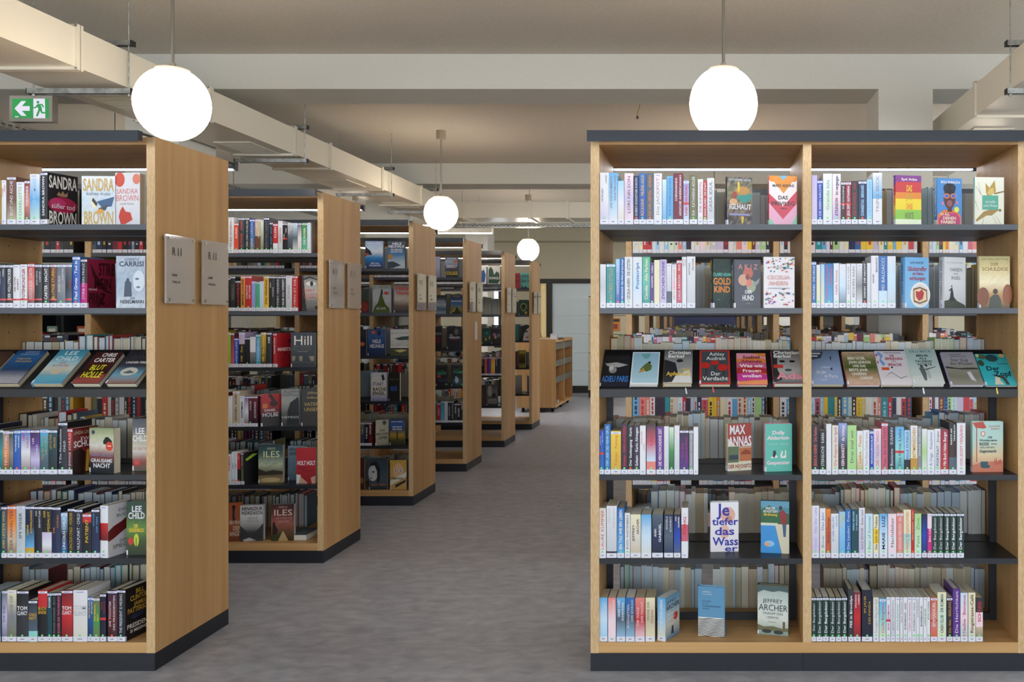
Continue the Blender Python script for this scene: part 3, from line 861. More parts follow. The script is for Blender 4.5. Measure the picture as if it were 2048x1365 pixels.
spines('L1', 1, 5, LI, 5.69, 612, """
20 65 267 white red HOLMGREN g
67 100 237 white>paleblue navy HOLT o
102 131 237 white black HOLT o
133 163 257 red/black white HOLT o
""")
LJ = (715, 720)
spines('L2', 2, 5, LJ, 4.875, 818, """
20 65 592 slate>navy yellow NELLY T
68 103 592 black white THE_BAD T
105 136 592 darkred white RÄCHER T
""")
LK = (865, 700)
spines('L3', 3, 5, LK, 6.823, 965, """
24 58 678 slate white - T
61 104 700 red white LASKO T
107 159 676 teal>sky white -  T
161 204 676 palegrey grey - T
206 246 672 charcoal white SCHWARZ T
248 290 672 black white SPIELRAUSCH T
292 331 706 charcoal white LEWIN T
333 377 708 black white SCHERF T
380 416 672 charcoal white UNTEN T
""")
spines('L4', 4, 4, LK, 6.823, 332, """
655 703 92 black white NACHT T
705 739 84 rust white - T
741 793 84 purple lavender - T
795 849 84 orange>yellow>orange red - T
851 891 92 navy white KALTE T
893 937 84 darkbrown white - T
""")

# books shown with their front cover
def T_(*a): return list(a)
cover('RA', 0, 1, A, 3.5, 994, 1173, 362, 693, dict(base=['charcoal', 'olive', 'darkbrown', 'charcoal'], noise=.5, alt='tan', spine='darkbrown>charcoal', st='IGLHAUT', shapes=[
    ('p', '3a8f86', [.35, .40, .98, .34, .95, .48, .6, .54]), ('e', .62, .28, .28, .09, 'b98b4a'), ('e', .3, .38, .1, .08, '9c4a38'), ('e', .25, .52, .16, .07, 'd2a57c'), ('r', .42, .50, .1, .3, 'd8c04a'),
    ('r', .1, .9, .76, .80, '8d8fc0'), ('p', 'd2b43e', [.55, .82, .68, .82, .64, .96, .58, .96])],
    text=[('KATHARINA ADLER', .06, .94, .035, .08, 'palegrey'), ('IGLHAUT', .08, .95, .56, .67, 'white')]), 'dark photo cover with teal basket', th=.028, rot=16, d=.02)
cover('RA', 0, 1, A, 3.5, 1288, 1485, 356, 693, dict(base=['orange', 'orange'], spine='red', st='PRIVILEG', shapes=[
    ('r', 0, 1, .12, 1, 'e8e4e0'), ('p', 'e0913a', [0, 0, 1, 0, .52, .36]), ('p', '6fb4d8', [.36, 0, .66, 0, .51, .09]), ('p', 'ecdfe0', [0, .08, .5, .42, 1, .08, 1, .34, .5, .62, 0, .34]), ('p', 'c9455a', [0, .36, .5, .62, 1, .30, 1, .56, .5, .88, 0, .56]),
    ('p', 'e0a6c0', [0, .58, .5, .88, 1, .56, 1, 1, 0, 1]), ('p', '7fc4a8', [0, .84, .22, 1, 0, 1]), ('p', '7fc4a8', [1, .78, 1, 1, .8, 1])],
    text=[('MARY ADKINS', .12, .9, .17, .225, 'charcoal'), ('DAS', .32, .68, .40, .48, 'charcoal'), ('PRIVILEG', .08, .93, .52, .60, 'charcoal'), ('ROMAN', .4, .64, .65, .675, 'charcoal')]), 'orange, red and pink chevron cover', th=.03, rot=6, d=.03)
cover('RB', 0, 1, B_, 3.5, 668, 857, 352, 693, dict(base=['d26c2c'], spine='purple/red/orange/yellow/lightgreen', st='DAS JAHR OHNE WORTE', shapes=[
    ('r', 0, 1, 0, .13, '7d3b86'), ('r', 0, 1, .13, .34, 'c23a3c'), ('r', 0, 1, .34, .47, 'dd8734'), ('r', 0, 1, .47, .69, 'e8cf32'), ('r', 0, 1, .69, .88, '8ac04a'), ('r', 0, 1, .88, 1, 'dfe8c8')],
    text=[('Syd Atlas', .22, .84, .05, .10, 'palepink'), ('DAS', .42, .64, .19, .32, 'yellow'), ('JAHR', .4, .66, .37, .49, 'gold'), ('OHNE', .4, .66, .56, .68, 'orange'), ('WORTE', .36, .7, .74, .87, 'olive')]), 'rainbow-striped cover', th=.024, rot=10, d=.03)
cover('RB', 0, 1, B_, 3.5, 960, 1142, 372, 693, dict(base=['4685c4'], spine='sky>blue', st='IN ALL DEINEN FARBEN', shapes=[
    ('p', 'd8732e', [.0, 1, .02, .78, .28, .68, .75, .68, .96, .8, .98, 1]), ('p', 'b8336f', [.06, 1, .06, .86, .3, .74, .78, .74, .92, .84, .92, 1]), ('r', .42, .6, .6, .72, '4a2222'), ('e', .5, .42, .24, .24, '5a2a26'), ('e', .5, .22, .25, .12, '16141c'),
    ('e', .36, .20, .1, .07, '232733'), ('e', .65, .20, .1, .07, '232733'), ('e', .38, .38, .12, .055, 'e88a3a'), ('e', .65, .38, .12, .055, 'e88a3a'), ('e', .38, .38, .09, .04, '4a62b8'), ('e', .65, .38, .09, .04, '4a62b8'),
    ('e', .5, .54, .11, .07, '8d5560'), ('e', .22, .54, .04, .04, 'd87a96'), ('e', .8, .52, .04, .04, 'd87a96'), ('e', .78, .67, .1, .06, 'd9d94a')],
    text=[('BOLU BABALOLA', .14, .92, .055, .11, 'white'), ('IN ALL', .12, .5, .74, .80, 'cream'), ('DEINEN', .22, .76, .82, .885, 'cream'), ('FARBEN', .14, .74, .90, .97, 'cream')]), 'blue cover with woman in sunglasses', th=.028, rot=10, d=.02, hard=False)
cover('RB', 0, 1, B_, 3.5, 1224, 1433, 366, 693, dict(base=['e3e2d2', 'dcdcc8'], spine='mint>cream', shapes=[
    ('p', 'b08f3a', [.38, .32, .36, .12, .5, .22, .68, .06, .72, .3, .56, .38, .42, .38]), ('p', 'd0b565', [.42, .34, .5, .24, .64, .22, .66, .34, .52, .38]), ('p', '8a7347', [.64, .33, 1, .28, 1, .31, .68, .36]),
    ('p', '9c7c3c', [.02, .90, .3, .72, .58, .66, .84, .68, .7, .74, .58, .8, .4, .8, .06, .93]), ('e', .86, .69, .05, .03, '7a6440'), ('r', .25, .8, .38, .68, '4ea48c'),
    ('p', '9a9a8a', [.6, .82, .61, .82, .78, 1, .76, 1]), ('p', '9a9a8a', [.7, .8, .71, .8, .9, .98, .88, .98]), ('p', '9a9a8a', [.1, .1, .11, .1, .2, .34, .19, .34]), ('p', '9a9a8a', [.02, .2, .03, .19, .24, .38, .22, .38]), ('p', '9a9a8a', [.3, .84, .31, .84, .25, 1, .23, 1]), ('p', '9a9a8a', [.12, .7, .13, .7, .02, .5, .0, .5])],
    text=[('Ich heiße', .36, .7, .48, .54, 'white', 1), ('nicht Miriam', .29, .76, .56, .62, 'white', 1)]), 'cream cover with two yellow birds', th=.018, rot=4, d=.03)
cover('RA', 0, 2, A, 3.5, 897, 1028, 938, 1280, dict(base=['16201f', '1d3833', '16201f'], noise=.3, alt='2b5b4c', spine='black>darkteal>black', st='GOLD KIND · CLAIRE ADAM', stc='gold', shapes=[],
    text=[('CLAIRE ADAM', .0, .98, .28, .345, 'mint'), ('GOLD', .0, .96, .38, .52, 'orange'), ('KIND', .04, .92, .55, .68, 'orange'), ('ROMAN', .2, .4, .82, .835, 'mint', 1)]), 'black cover with gold lettering', th=.031, rot=22, d=.01, flags='o', hard=True)
cover('RA', 0, 2, A, 3.5, 1045, 1232, 943, 1280, dict(base=['3b3f4c', '434754'], spine='slate>charcoal', st='AKIZ DER HUND', shapes=[('e', .52, .28, .19, .11, 'b8604e'), ('e', .35, .42, .2, .12, 'c89a80'), ('e', .64, .55, .18, .13, '9aa088'), ('e', .56, .48, .1, .09, 'd07868'), ('e', .5, .36, .08, .06, '7c3c34'), ('p', '8c9096', [.7, .5, .96, .38, .92, .48, .78, .56])],
    text=[('A K I Z', .15, .88, .09, .20, 'salmon', 1), ('DER', .4, .66, .63, .70, 'white'), ('HUND', .3, .74, .73, .84, 'white'), ('Roman', .46, .6, .89, .91, 'tan', 1)]), 'slate cover with red and peach flowers', th=.03, rot=10, d=.02)
cover('RA', 0, 2, A, 3.5, 1252, 1468, 925, 1280, dict(base=['dfdbe0', 'e6e2e4'], spine='offwhite', shapes=[('e', R.uniform(.04, .96), v, R.uniform(.015, .045), R.uniform(.01, .022), R.choice(['1f4a8c', 'c0392b', 'd99a2b', '2a8f6f', '8a4ab0', '243a66'])) for v in [R.choice([R.uniform(.03, .3), R.uniform(.62, .97)]) for _ in range(80)]],
    text=[('CECELIA', .1, .84, .36, .44, 'd58a84', 1), ('AHERN', .16, .78, .47, .56, 'd58a84', 1), ('SOMMERSPROSSEN', .12, .84, .60, .63, '5f7f9c', 1), ('Nur zusammen ergeben wir Sinn', .2, .76, .19, .21, '5f7f9c', 1)]), 'white cover with colourful confetti dots', th=.022, rot=4, d=.02)
cover('RB', 0, 2, B_, 3.5, 735, 913, 926, 1282, dict(base=['6fa9d8', '82b9e0'], spine='sky>lightblue', st='SAM BAKER', stc='navy', shapes=[('e', .64, .74, .42, .25, 'e4e2de'), ('e', .64, .74, .36, .21, 'd6d4d0'), ('p', '7a4a2e', [.34, .62, .62, .58, .92, .64, .94, .86, .62, .92, .36, .88]), ('p', 'e0cda6', [.38, .65, .62, .61, .88, .67, .9, .84, .62, .89, .4, .85]), ('p', 'b02a30', [.44, .66, .58, .68, .7, .63, .8, .7, .74, .82, .58, .86, .46, .78])],
    text=[('SAM BAKER', .2, .78, .085, .13, 'navy', 1), ('Glückstreffer', .1, .9, .18, .27, 'crimson'), ('mit Neben-', .3, .8, .29, .35, 'crimson'), ('wirkungen', .18, .86, .37, .45, 'crimson')]), 'light blue cover with toast and jam heart', th=.04, rot=14, d=.02, hard=True)
cover('RB', 0, 2, B_, 3.5, 1010, 1180, 925, 1282, dict(base=['cfd2d4', 'd6d8da', 'bfc2c4'], spine='palegrey>white', st='FARBEN DER INSEL', stc='grey', shapes=[('p', '4a5048', [.0, .86, .2, .84, .34, .74, .44, .78, .6, .86, .96, .94, 1, 1, 0, 1]), ('p', '31383c', [.24, .86, .3, .66, .36, .58, .42, .7, .46, .86]), ('e', .34, .57, .025, .02, '31383c'), ('p', '31383c', [.33, .6, .2, .66, .22, .67, .36, .64])],
    text=[('IDA VAN DER MEER', .1, .86, .1, .12, 'grey', 1), ('FARBEN', .26, .84, .21, .28, 'slate', 1), ('DER', .42, .64, .31, .34, 'slate', 1), ('INSEL', .32, .76, .37, .44, 'slate', 1)]), 'pale grey cover with dark rock', th=.035, rot=22, d=.02)
cover('RB', 0, 2, B_, 3.5, 1256, 1475, 920, 1282, dict(base=['a99e62', 'd8c488', 'efe4c0', 'b98c4c', '5f4a2c'], noise=.12, alt='6a4a24', spine='cream>ochre', shapes=[('e', .12, .78, .2, .18, '7a3f1e'), ('e', .92, .74, .16, .2, '8a4a22'), ('p', '3c4238', [.3, 1, .34, .8, .46, .74, .62, .74, .7, .84, .72, 1]), ('e', .52, .68, .08, .055, '3a2a20')],
    text=[('LISA BALLANTYNE', .06, .94, .035, .075, 'olive', 1), ('DER', .36, .62, .12, .18, '5a4a24', 1), ('SCHULDIGE', .08, .94, .21, .28, '5a4a24', 1)]), 'yellow cover with boy seen from behind', th=.022, rot=4, d=.03, hard=False)
Lc = (1170, 620)
cover('RA', 0, 4, Lc, 3.79, 1083, 1265, 868, 1240, dict(base=['9c3a2c', 'a34536', 'c9c4ae', 'd8d2bc'], spine='cream>tan', st='MAX ANNAS DER HOCHSITZ', stc='red', shapes=[('r', 0, 1, 0, .26, '9a3a2e'), ('r', 0, 1, .26, .48, 'd0ccb8'), ('p', '9a3a2e', [.0, .26, 1, .26, 1, .42, .6, .48, .3, .46, .0, .3]), ('r', 0, .46, .48, .82, '586a4c'), ('r', .48, 1, .52, .80, 'b0663c'), ('r', .05, .44, .66, .76, '2c3844'), ('p', '8a3a24', [.55, .62, .74, .55, .96, .6, .96, .66, .55, .66])],
    text=[('MAX', .06, .72, .02, .22, 'white'), ('ANNAS', .02, .99, .26, .47, 'white'), ('DER HOCHSITZ', .02, .98, .86, .94, '9a2f28'), ('rororo', .42, .58, .955, .975, '9a2f28')]), 'red and cream photo cover', th=.028, rot=20, d=.08, hard=False)
cover('RA', 0, 4, Lc, 3.79, 1365, 1572, 868, 1240, dict(base=['5bb5a6', '5fb9aa'], spine='pink', st='GESPENSTER', stc='rose', shapes=[('e', .35, .60, .06, .045, '1c2c34'), ('p', 'e6e2dc', [.2, .72, .36, .62, .48, .70, .34, .72]), ('p', '1c2c34', [.3, .6, .42, .62, .34, .72, .28, .68]), ('p', 'e6e2dc', [.56, .68, .62, .56, .66, .58, .62, .70, .74, .66, .74, .56, .78, .56, .78, .72, .6, .72])],
    text=[('Dolly', .26, .72, .14, .22, 'palepink'), ('Alderton', .08, .9, .25, .33, 'palepink'), ('Gespenster', .06, .92, .77, .85, 'palepink'), ('Roman über Liebe', .12, .46, .41, .43, 'white', 1), ('und Erinnerung', .56, .9, .41, .43, 'white', 1)]), 'mint green cover with pink lettering', th=.03, rot=9, d=.07)
Le = (1600, 620)
cover('RB', 0, 4, Le, 3.79, 1308, 1545, 850, 1240, dict(base=['a9cfca', 'b4d2c8', 'd8c29a', 'c67f66'], spine='palegreen>aqua>salmon', shapes=[('p', 'b8473e', [.0, .02, .34, .0, .46, .12, .36, .14, .1, .12]), ('r', .12, .15, .1, .8, 'a8433c'), ('e', .34, .24, .075, .05, 'a8433c'), ('e', .34, .24, .055, .038, 'e6d6c6'), ('p', 'c4745a', [0, .86, .3, .8, 1, .78, 1, 1, 0, 1]), ('r', .26, .5, .79, .9, '23525c'), ('r', .3, .56, .86, .92, '23525c'), ('p', 'b8604c', [.7, .8, .72, .72, .74, .8, .78, .7, .8, .8, .92, .74, .96, .84, .7, .86])],
    text=[('SALVATORE', .52, .9, .075, .11, 'b8473e', 1), ('BASILE', .6, .88, .125, .16, 'b8473e', 1), ('DIE', .5, .64, .29, .33, 'darkteal'), ('Wundersame', .22, .8, .345, .39, 'darkteal'), ('REISE', .22, .54, .41, .47, 'darkteal'), ('EINES', .6, .8, .425, .46, 'darkteal', 1), ('VERLORENEN', .24, .72, .49, .53, 'darkteal', 1), ('Gegenstands', .22, .78, .55, .61, 'darkteal')]), 'pale teal cover with red street clock', th=.026, rot=4, d=.06)
cover('RA', 0, 5, L5, 3.21, 806, 986, 210, 530, dict(base=['e4e2e8', 'ddd9de'], spine='white', st='Je tiefer das Wasser', stc='blue', shapes=[('e', .62, .26, .26, .16, 'd8a898'), ('e', .5, .6, .18, .14, 'dcb4a6'), ('e', .66, .34, .1, .07, 'c08878')],
    text=[('Je', .26, .68, .02, .27, '2b2f9c'), ('tiefer', .06, .98, .31, .46, '2b2f9c'), ('das', .14, .86, .5, .66, '2b2f9c'), ('Wass', .08, .99, .7, .87, '2b2f9c'), ('er', .5, .96, .87, .99, '2b2f9c')]), 'white cover with big handwritten violet title', th=.026, rot=4, d=.10)
cover('RA', 0, 5, L5, 3.21, 1129, 1308, 200, 535, dict(base=['4a8a9c', '3f7f8a'], spine='darkteal', shapes=[('r', 0, 1, 0, .12, '5f98b0'), ('p', '2f5f3c', [0, .18, .3, .08, .6, .2, 1, .24, 1, .46, 0, .44]), ('r', 0, .6, .42, .47, 'cdd0c0'), ('p', '3c8fd0', [0, .47, .5, .47, .72, 1, 0, 1]), ('p', 'cfc8b0', [.5, .44, 1, .44, 1, 1, .74, 1]), ('e', .3, .82, .18, .06, '8ac0e4'), ('e', .22, .83, .1, .04, 'd0a080'), ('p', '8a2f34', [.66, .2, .8, .16, .92, .26, .9, .44, .72, .44]), ('p', '3a5a78', [.76, .44, .9, .44, .88, .68, .8, .68]), ('e', .7, .13, .06, .045, '3a2a24')],
    text=[('JAKOB', .17, .5, .11, .16, 'white'), ('AUGSTEIN', .08, .6, .17, .22, 'white'), ('Strömung', .1, .58, .23, .28, 'yellow')]), 'cover painted with swimmer in blue pool', th=.022, rot=-9, d=.09)
cover('RA', 0, 6, L5, 3.21, 515, 600, 828, 1111, dict(base=['5d97b8', 'a9bfc8', 'd2cdbc', '4c7898'], noise=.2, alt='2a4a66', spine='sky>lightblue>cream', st='WINTER EINES LEBENS', shapes=[('e', .72, .52, .16, .1, 'c0392b'), ('p', '2f3f4c', [.4, .9, .46, .72, .56, .72, .6, .92])],
    text=[('JEFFREY', .1, .8, .1, .17, '3a3f4c', 1), ('ARCHER', .05, .98, .2, .31, '3a3f4c'), ('WINTER EINES', .06, .9, .40, .46, 'white', 1), ('LEBENS', .2, .7, .49, .55, 'white', 1)]), 'pale blue cover with red disc', th=.038, rot=62, cw=.12, d=.006, hard=False, flags='')
cover('RA', 0, 6, L5, 3.21, 726, 892, 748, 1078, dict(base=['5a8fb4', '5f94b8'], spine='sky>blue', shapes=[('r', 0, 1, .62, 1, 'dddcd6')]+[('p', '23262c', [q for i in range(9) for q in (i/8, .64+j*.028+.012*math.sin(i*1.3+j*.35))]+[q for i in range(8, -1, -1) for q in (i/8, .653+j*.028+.012*math.sin(i*1.3+j*.35))]) for j in range(13)],
    text=[('GABRIELE', .16, .5, .09, .115, 'white', 1), ('VON ARNIM', .16, .54, .14, .165, 'white', 1), ('DAS LEBEN', .16, .5, .28, .305, '2c3c5c', 1), ('IST EIN', .16, .4, .33, .355, '2c3c5c', 1), ('VORÜBERGEHENDER', .16, .86, .38, .405, '2c3c5c', 1), ('ZUSTAND', .16, .42, .43, .455, '2c3c5c', 1)]), 'blue cover with black wavy lines', th=.022, rot=-12, d=.08, flags='')
cover('RA', 0, 6, L5, 3.21, 1108, 1300, 738, 1085, dict(base=['9fb0ac', 'c4cfc8', 'd6dcd2', '7d938e'], noise=.1, alt='3a4a4c', spine='darkgreen>grey', shapes=[('p', '4a5c5c', [0, 0, 1, 0, 1, .12, .7, .1, .5, .13, .2, .1, 0, .16]), ('p', '6a6a4c', [0, .8, .2, .84, .5, .82, .8, .86, 1, .84, 1, .92, 0, .92]), ('r', .82, .9, .72, .88, '6a5a3c'), ('e', .3, .93, .16, .04, '2f3c3c'), ('e', .68, .94, .16, .04, '2f3c3c')],
    text=[('JEFFREY', .18, .82, .27, .35, '2b2f3c', 1), ('ARCHER', .04, .98, .38, .51, '2b2f3c', 1), ('TRAUM DES', .16, .84, .54, .59, '3b4450', 1), ('LEBENS', .28, .7, .62, .67, '3b4450', 1), ('ROMAN', .36, .6, .73, .75, '3b4450', 1)]), 'misty city and bridge cover', th=.034, rot=-14, d=.10, flags='')
# aisle case
cover('L0', 0, 1, LA, 4.55, 432, 0, 66, 533, dict(base=['1c1c22'], back='1c1c22', spine='charcoal', st='SANDRA BROWN', shapes=[('e', .5, .6, .48, .16, 'a8244c'), ('e', .35, .56, .26, .08, 'c0396a'), ('e', .48, .40, .18, .04, '7a5c40'), ('p', '9c8060', [.3, .42, .36, .34, .42, .40, .5, .32, .56, .40, .66, .33, .64, .43])],
    text=[('SANDRA', .04, .96, .04, .28, 'e0dcd2'), ('süßer tod', .12, .9, .57, .67, 'white', 1), ('BROWN', .04, .96, .72, .97, 'e0dcd2')]), 'thick black cover with red fruit', th=.038, rot=77, cw=.135, d=.006, flags='T')
cover('L0', 0, 1, LA, 4.55, 744, 1040, 102, 533, dict(base=['e0e2e4', 'c4d2dc', 'e2e2dc'], noise=.25, alt='5a86b4', spine='white', shapes=[('p', '2f5680', [.45, .52, .98, .42, .9, .62, .6, .64]), ('p', 'e9dfae', [.3, .42, .46, .62, .36, .66, .28, .54]), ('p', '23262c', [.34, .44, .48, .56, .44, .62, .3, .5]), ('p', '3b3f44', [.5, .66, .8, .58, .72, .7, .52, .7]), ('e', .56, .72, .1, .05, 'd8932e')],
    text=[('SANDRA', .04, .96, .04, .30, 'c0a05a'), ('kalter kuss', .14, .86, .32, .39, 'slate', 1), ('BROWN', .06, .96, .71, .98, 'c0a05a')]), 'white cover with butterfly and gold lettering', th=.03, rot=2, d=.03)
cover('L0', 0, 1, LA, 4.55, 1050, 1285, 74, 533, dict(base=['d5d3d8', 'dcdadf', 'cfd0d8'], noise=.12, alt='a0a0ac', spine='palegrey', shapes=[('e', .18, .13, .2, .14, 'c8503e'), ('e', .86, .12, .16, .1, 'd07a64'), ('p', 'c03c2c', [.2, .72, .3, .64, .42, .74, .62, .76, .7, .9, .4, .98, .22, .98, .14, .84])],
    text=[('SANDRA', .04, .92, .30, .40, 'd07a74', 1), ('BROWN', .02, .96, .42, .54, 'd07a74', 1), ('Sanfte Rache', .2, .76, .57, .61, 'grey', 1)]), 'pale cover with red leaves', th=.035, rot=-4, d=.04)
cover('L0', 0, 2, LA, 4.55, 793, 0, 855, 1290, dict(base=['8a1c3c', '7a1834', '6a142c'], back='7a1834', spine='charcoal/magenta', st='STIRB MEIN PRINZ', shapes=[('p', '3c0f1c', [.1, .06, .3, .3, .7, .62, 1, .72, .6, .66, .2, .36]), ('p', '3c0f1c', [.6, .7, .3, .98, .4, .98, .66, .72])],
    text=[('STIRB', .4, .98, .06, .32, '2a0a12'), ('MEIN', .24, .86, .38, .6, '2a0a12'), ('PRINZ', .06, .62, .68, .92, '2a0a12'), ('TANIA CARVER', .04, .34, .60, .64, 'palepink', 1)]), 'dark crimson cover with black letters', th=.035, rot=79, cw=.135, d=.006, flags='T', hard=False)
cover('L0', 0, 2, LA, 4.55, 1058, 1322, 830, 1290, dict(base=['b9c4d2', '9fb0c4', 'c9d2dc'], noise=.35, alt='5a6f8c', spine='palegrey', shapes=[('p', '2f3f58', [.26, .98*.8, .3, .5, .4, .44, .52, .52, .54, .78]), ('e', .4, .46, .05, .035, '2f3f58'), ('e', .78, .48, .2, .2, 'ccd6e0'), ('e', .72, .44, .07, .02, '4a5c78'), ('e', .76, .60, .07, .02, '5a6c88')],
    text=[('DONATO', .28, .8, .04, .09, 'navy', 1), ('CARRISI', .1, .96, .1, .2, 'navy'), ('DER', .48, .66, .79, .83, 'midnight', 1), ('NEBELMANN', .14, .96, .84, .91, 'midnight')]), 'frosty cover with forest silhouette', th=.03, rot=0, d=.03)
cover('L0', 0, 4, LD, 6.827, 990, 0, 398, 1018, dict(base=['6a1c1e', '7a2420', '3a1214'], back='5a181a', spine='red>darkred>charcoal', st='EWIGE SCHULD', shapes=[('p', 'c9a13a', [.5, .98, .55, .5, .8, .5, .9, .98]), ('p', '1a1412', [.62, .9, .66, .72, .74, .72, .78, .9]), ('p', '2a1412', [0, .5, .3, .44, .5, .56, .4, 1, 0, 1])],
    text=[('LINDA CASTILLO', .04, .99, .06, .14, 'tan', 1), ('EWIGE', .3, .98, .2, .28, 'palepink', 1), ('SCHULD', .04, .99, .28, .42, 'white')]), 'dark red cover with yellow doorway', th=.026, rot=80, cw=.122, d=.006, flags='Tg', hard=False)
cover('L0', 0, 4, LD, 6.827, 1222, 1612, 382, 985, dict(base=['8c9a70', 'c0c4a0', 'd6d4c8', '8a4a44', '1d2026', '1b1e24'], noise=.15, alt='2c3028', spine='black', shapes=[('p', '1a1d20', [.56, .3, .66, .2, .78, .2, .92, .28, .94, .36, .58, .36]), ('e', .82, .40, .15, .10, 'd0452e'), ('e', .16, .10, .07, .045, '3a4658'), ('r', .74, .9, .385, .405, 'e8e0d8')],
    text=[('LINDA CASTILLO', .06, .96, .56, .63, '8a9ac4', 1), ('GRAUSAME', .06, .94, .68, .76, 'white'), ('NACHT', .16, .86, .78, .88, 'white')]), 'green and black house cover with red sticker', th=.033, rot=-12, d=.055, hard=False)
cover('L0', 0, 4, LD, 6.827, 1808, 2010, 264, 962, dict(base=['3a3f4c', '5c5f64', 'b0a890', 'd0cfc8', '8a3a2c', '4a4c3c'], noise=.1, alt='23262c', spine='charcoal', shapes=[('r', .1, .5, .80, .9, '9c2f28'), ('e', .3, .83, .18, .05, 'c0453c')],
    text=[('LEE', .2, .8, .17, .29, 'white'), ('CHILD', .02, .98, .31, .43, 'white'), ('DIE GEJAGTEN', .04, .98, .54, .6, 'c07a5a', 1)]), 'grey cover with red van', th=.036, rot=3, d=.09)
cover('L0', 0, 5, LE, 6.827, 1475, 0, 358, 1070, dict(base=['d2d0d4', 'cccace'], back='d2d0d4', spine='white/red>darkred/white', shapes=[('p', '6a1f22', [0, .5, .2, .42, .5, .36, .75, .28, 1, .2, 1, .42, .8, .5, .6, .54, .4, .6, .2, .66, 0, .7])],
    text=[('DAS', .38, .7, .1, .16, '3a3638', 1), ('BUCH', .3, .84, .2, .26, '3a3638', 1), ('DER', .42, .72, .70, .76, '3a3638', 1), ('SPIEGEL', .16, .94, .78, .86, '3a3638', 1)]), 'white cover with dark red splatter', th=.038, rot=80, cw=.135, d=.006, flags='gT')
cover('L0', 0, 5, LE, 6.827, 1728, 2010, 300, 1030, dict(base=['24402f', '24402f', '5f8a3a', '3a4a24', '2a3420'], noise=.2, alt='16201a', spine='darkgreen', shapes=[('e', .46, .72, .12, .12, 'b8c83a'), ('e', .2, .74, .12, .07, 'c0342e'), ('r', .44, .47, .68, .84, '16201a')],
    text=[('LEE', .24, .72, .08, .19, 'white'), ('CHILD', .08, .86, .2, .32, 'white'), ('DER', .34, .54, .42, .49, 'yellow'), ('SÜNDENBOCK', .12, .82, .5, .57, 'yellow')]), 'dark green cover with glowing forest path', th=.036, rot=3, d=.05)
cover('L0', 0, 6, LF, 6.827, 1712, 0, 412, 1118, dict(base=['16161a', '1a1c24', '16161a'], back='16161a', spine='black>midnight', st='THE PRESIDENT IS MISSING', shapes=[('p', '26304c', [.2, .56, .8, .5, .7, .6, .5, .62, .3, .64])],
    text=[('BILL', .4, .74, .06, .15, 'c09a3a'), ('CLINTON', .18, .92, .17, .27, 'c09a3a'), ('JAMES', .34, .8, .3, .38, 'c09a3a'), ('PATTERSON', .08, .98, .4, .5, 'c09a3a'), ('PRESIDENT', .06, .98, .70, .79, 'e0dcd4'), ('IS MISSING', .18, .86, .82, .88, 'e0dcd4')]), 'black cover with gold lettering', th=.037, rot=84, cw=.14, d=.006, flags='Tg')
# second aisle case
cover('L1', 1, 1, LG, 6.205, 1062, 1150, 150, 533, dict(base=['4a3c2c', '6a5438', '33281e'], noise=.4, alt='1c1814', spine='darkbrown', shapes=[('p', '5a1c1a', [.5, .8, .8, .6, .9, 1, .5, 1])]), 'dark brown forest cover', th=.03, rot=40, d=.02)
cover('L1', 1, 2, LG, 6.205, 952, 1152, 810, 1248, dict(base=['5a5a58', 'b0b0ae', 'c4c4c2', '8a8a88', '4a4a48'], noise=.12, alt='2a2a2a', spine='charcoal', st='MARY HIGGINS', shapes=[('e', .55, .24, .3, .06, 'e0e0de'), ('e', .6, .24, .1, .07, '2c2c2e'), ('p', '1c1c1e', [.1, .1, .5, .04, .98, .12, .98, .15, .5, .08, .12, .14]), ('e', .9, .90, .12, .05, '26221f'), ('p', '2a2a2c', [0, 0, .1, 0, .3, 1, 0, 1])],
    text=[('MARY', .1, .8, .38, .47, 'c0453c', 1), ('HIGGINS', .1, .98, .49, .57, 'c0453c', 1), ('CLARK', .12, .9, .58, .66, 'c0453c', 1), ('WENN DU', .24, .84, .69, .74, '6a6a68', 1), ('NOCH LEBST', .2, .98, .75, .8, '6a6a68', 1)]), 'grey cover with a large eye', th=.034, rot=4, d=.02, flags='T')
cover('L1', 1, 3, LH, 6.205, 642, 0, 168, 597, dict(base=['a01c22', '8c181e'], back='9c1c22', spine='red', st='MAESTRA', shapes=[('e', .8, .24, .16, .06, '5a1014'), ('p', '6a1418', [.44, .5, .56, .5, .5, .76])],
    text=[('MAESTRA', .05, .98, .42, .52, 'e8c8c8')]), 'red cover with white lettering', th=.032, rot=68, cw=.125, d=.006, flags='T')
cover('L1', 1, 3, LH, 6.205, 818, 1105, 158, 597, dict(base=['3c4450', '434a54', '3a3e46'], noise=.1, alt='23262c', spine='charcoal', st='HILL', shapes=[('p', '8c8672', [.04, .68, .2, .68, .16, .82, .06, .82]), ('p', '8c8672', [.34, .68, .5, .68, .48, .82, .36, .82]), ('p', '8c8672', [.76, .68, .98, .68, .98, .82, .84, .82]), ('r', .04, .98, .85, .86, '6a6a60')],
    text=[('Hill', .1, .92, .08, .36, 'e2e0d4', 1), ('DER TOD HEILT', .1, .88, .38, .43, 'olive', 1), ('ALLE WUNDEN', .1, .88, .46, .51, 'olive', 1), ('KRIMINALROMAN', .28, .72, .54, .56, 'palegrey', 1)]), 'slate cover with tall white lettering', th=.034, rot=3, d=.02)
cover('L1', 1, 4, LH, 6.205, 452, 630, 928, 1310, dict(base=['a82226', '9c2024', '1c1618', '1c1618'], spine='red>black', st='SCHATTEN', shapes=[('p', '2a1214', [.3, .02, .5, 0, .6, .12, .8, .3, .7, .34, .5, .2]), ('e', .6, .3, .2, .1, '3a1416'), ('r', .06, .3, .3, .44, 'c06a2c')],
    text=[('DANIEL', .14, .7, .46, .54, 'white', 1), ('HOLBE', .04, .84, .57, .7, 'white', 1)]), 'red and black thriller cover', th=.026, rot=40, d=.008, flags='Tg', hard=False)
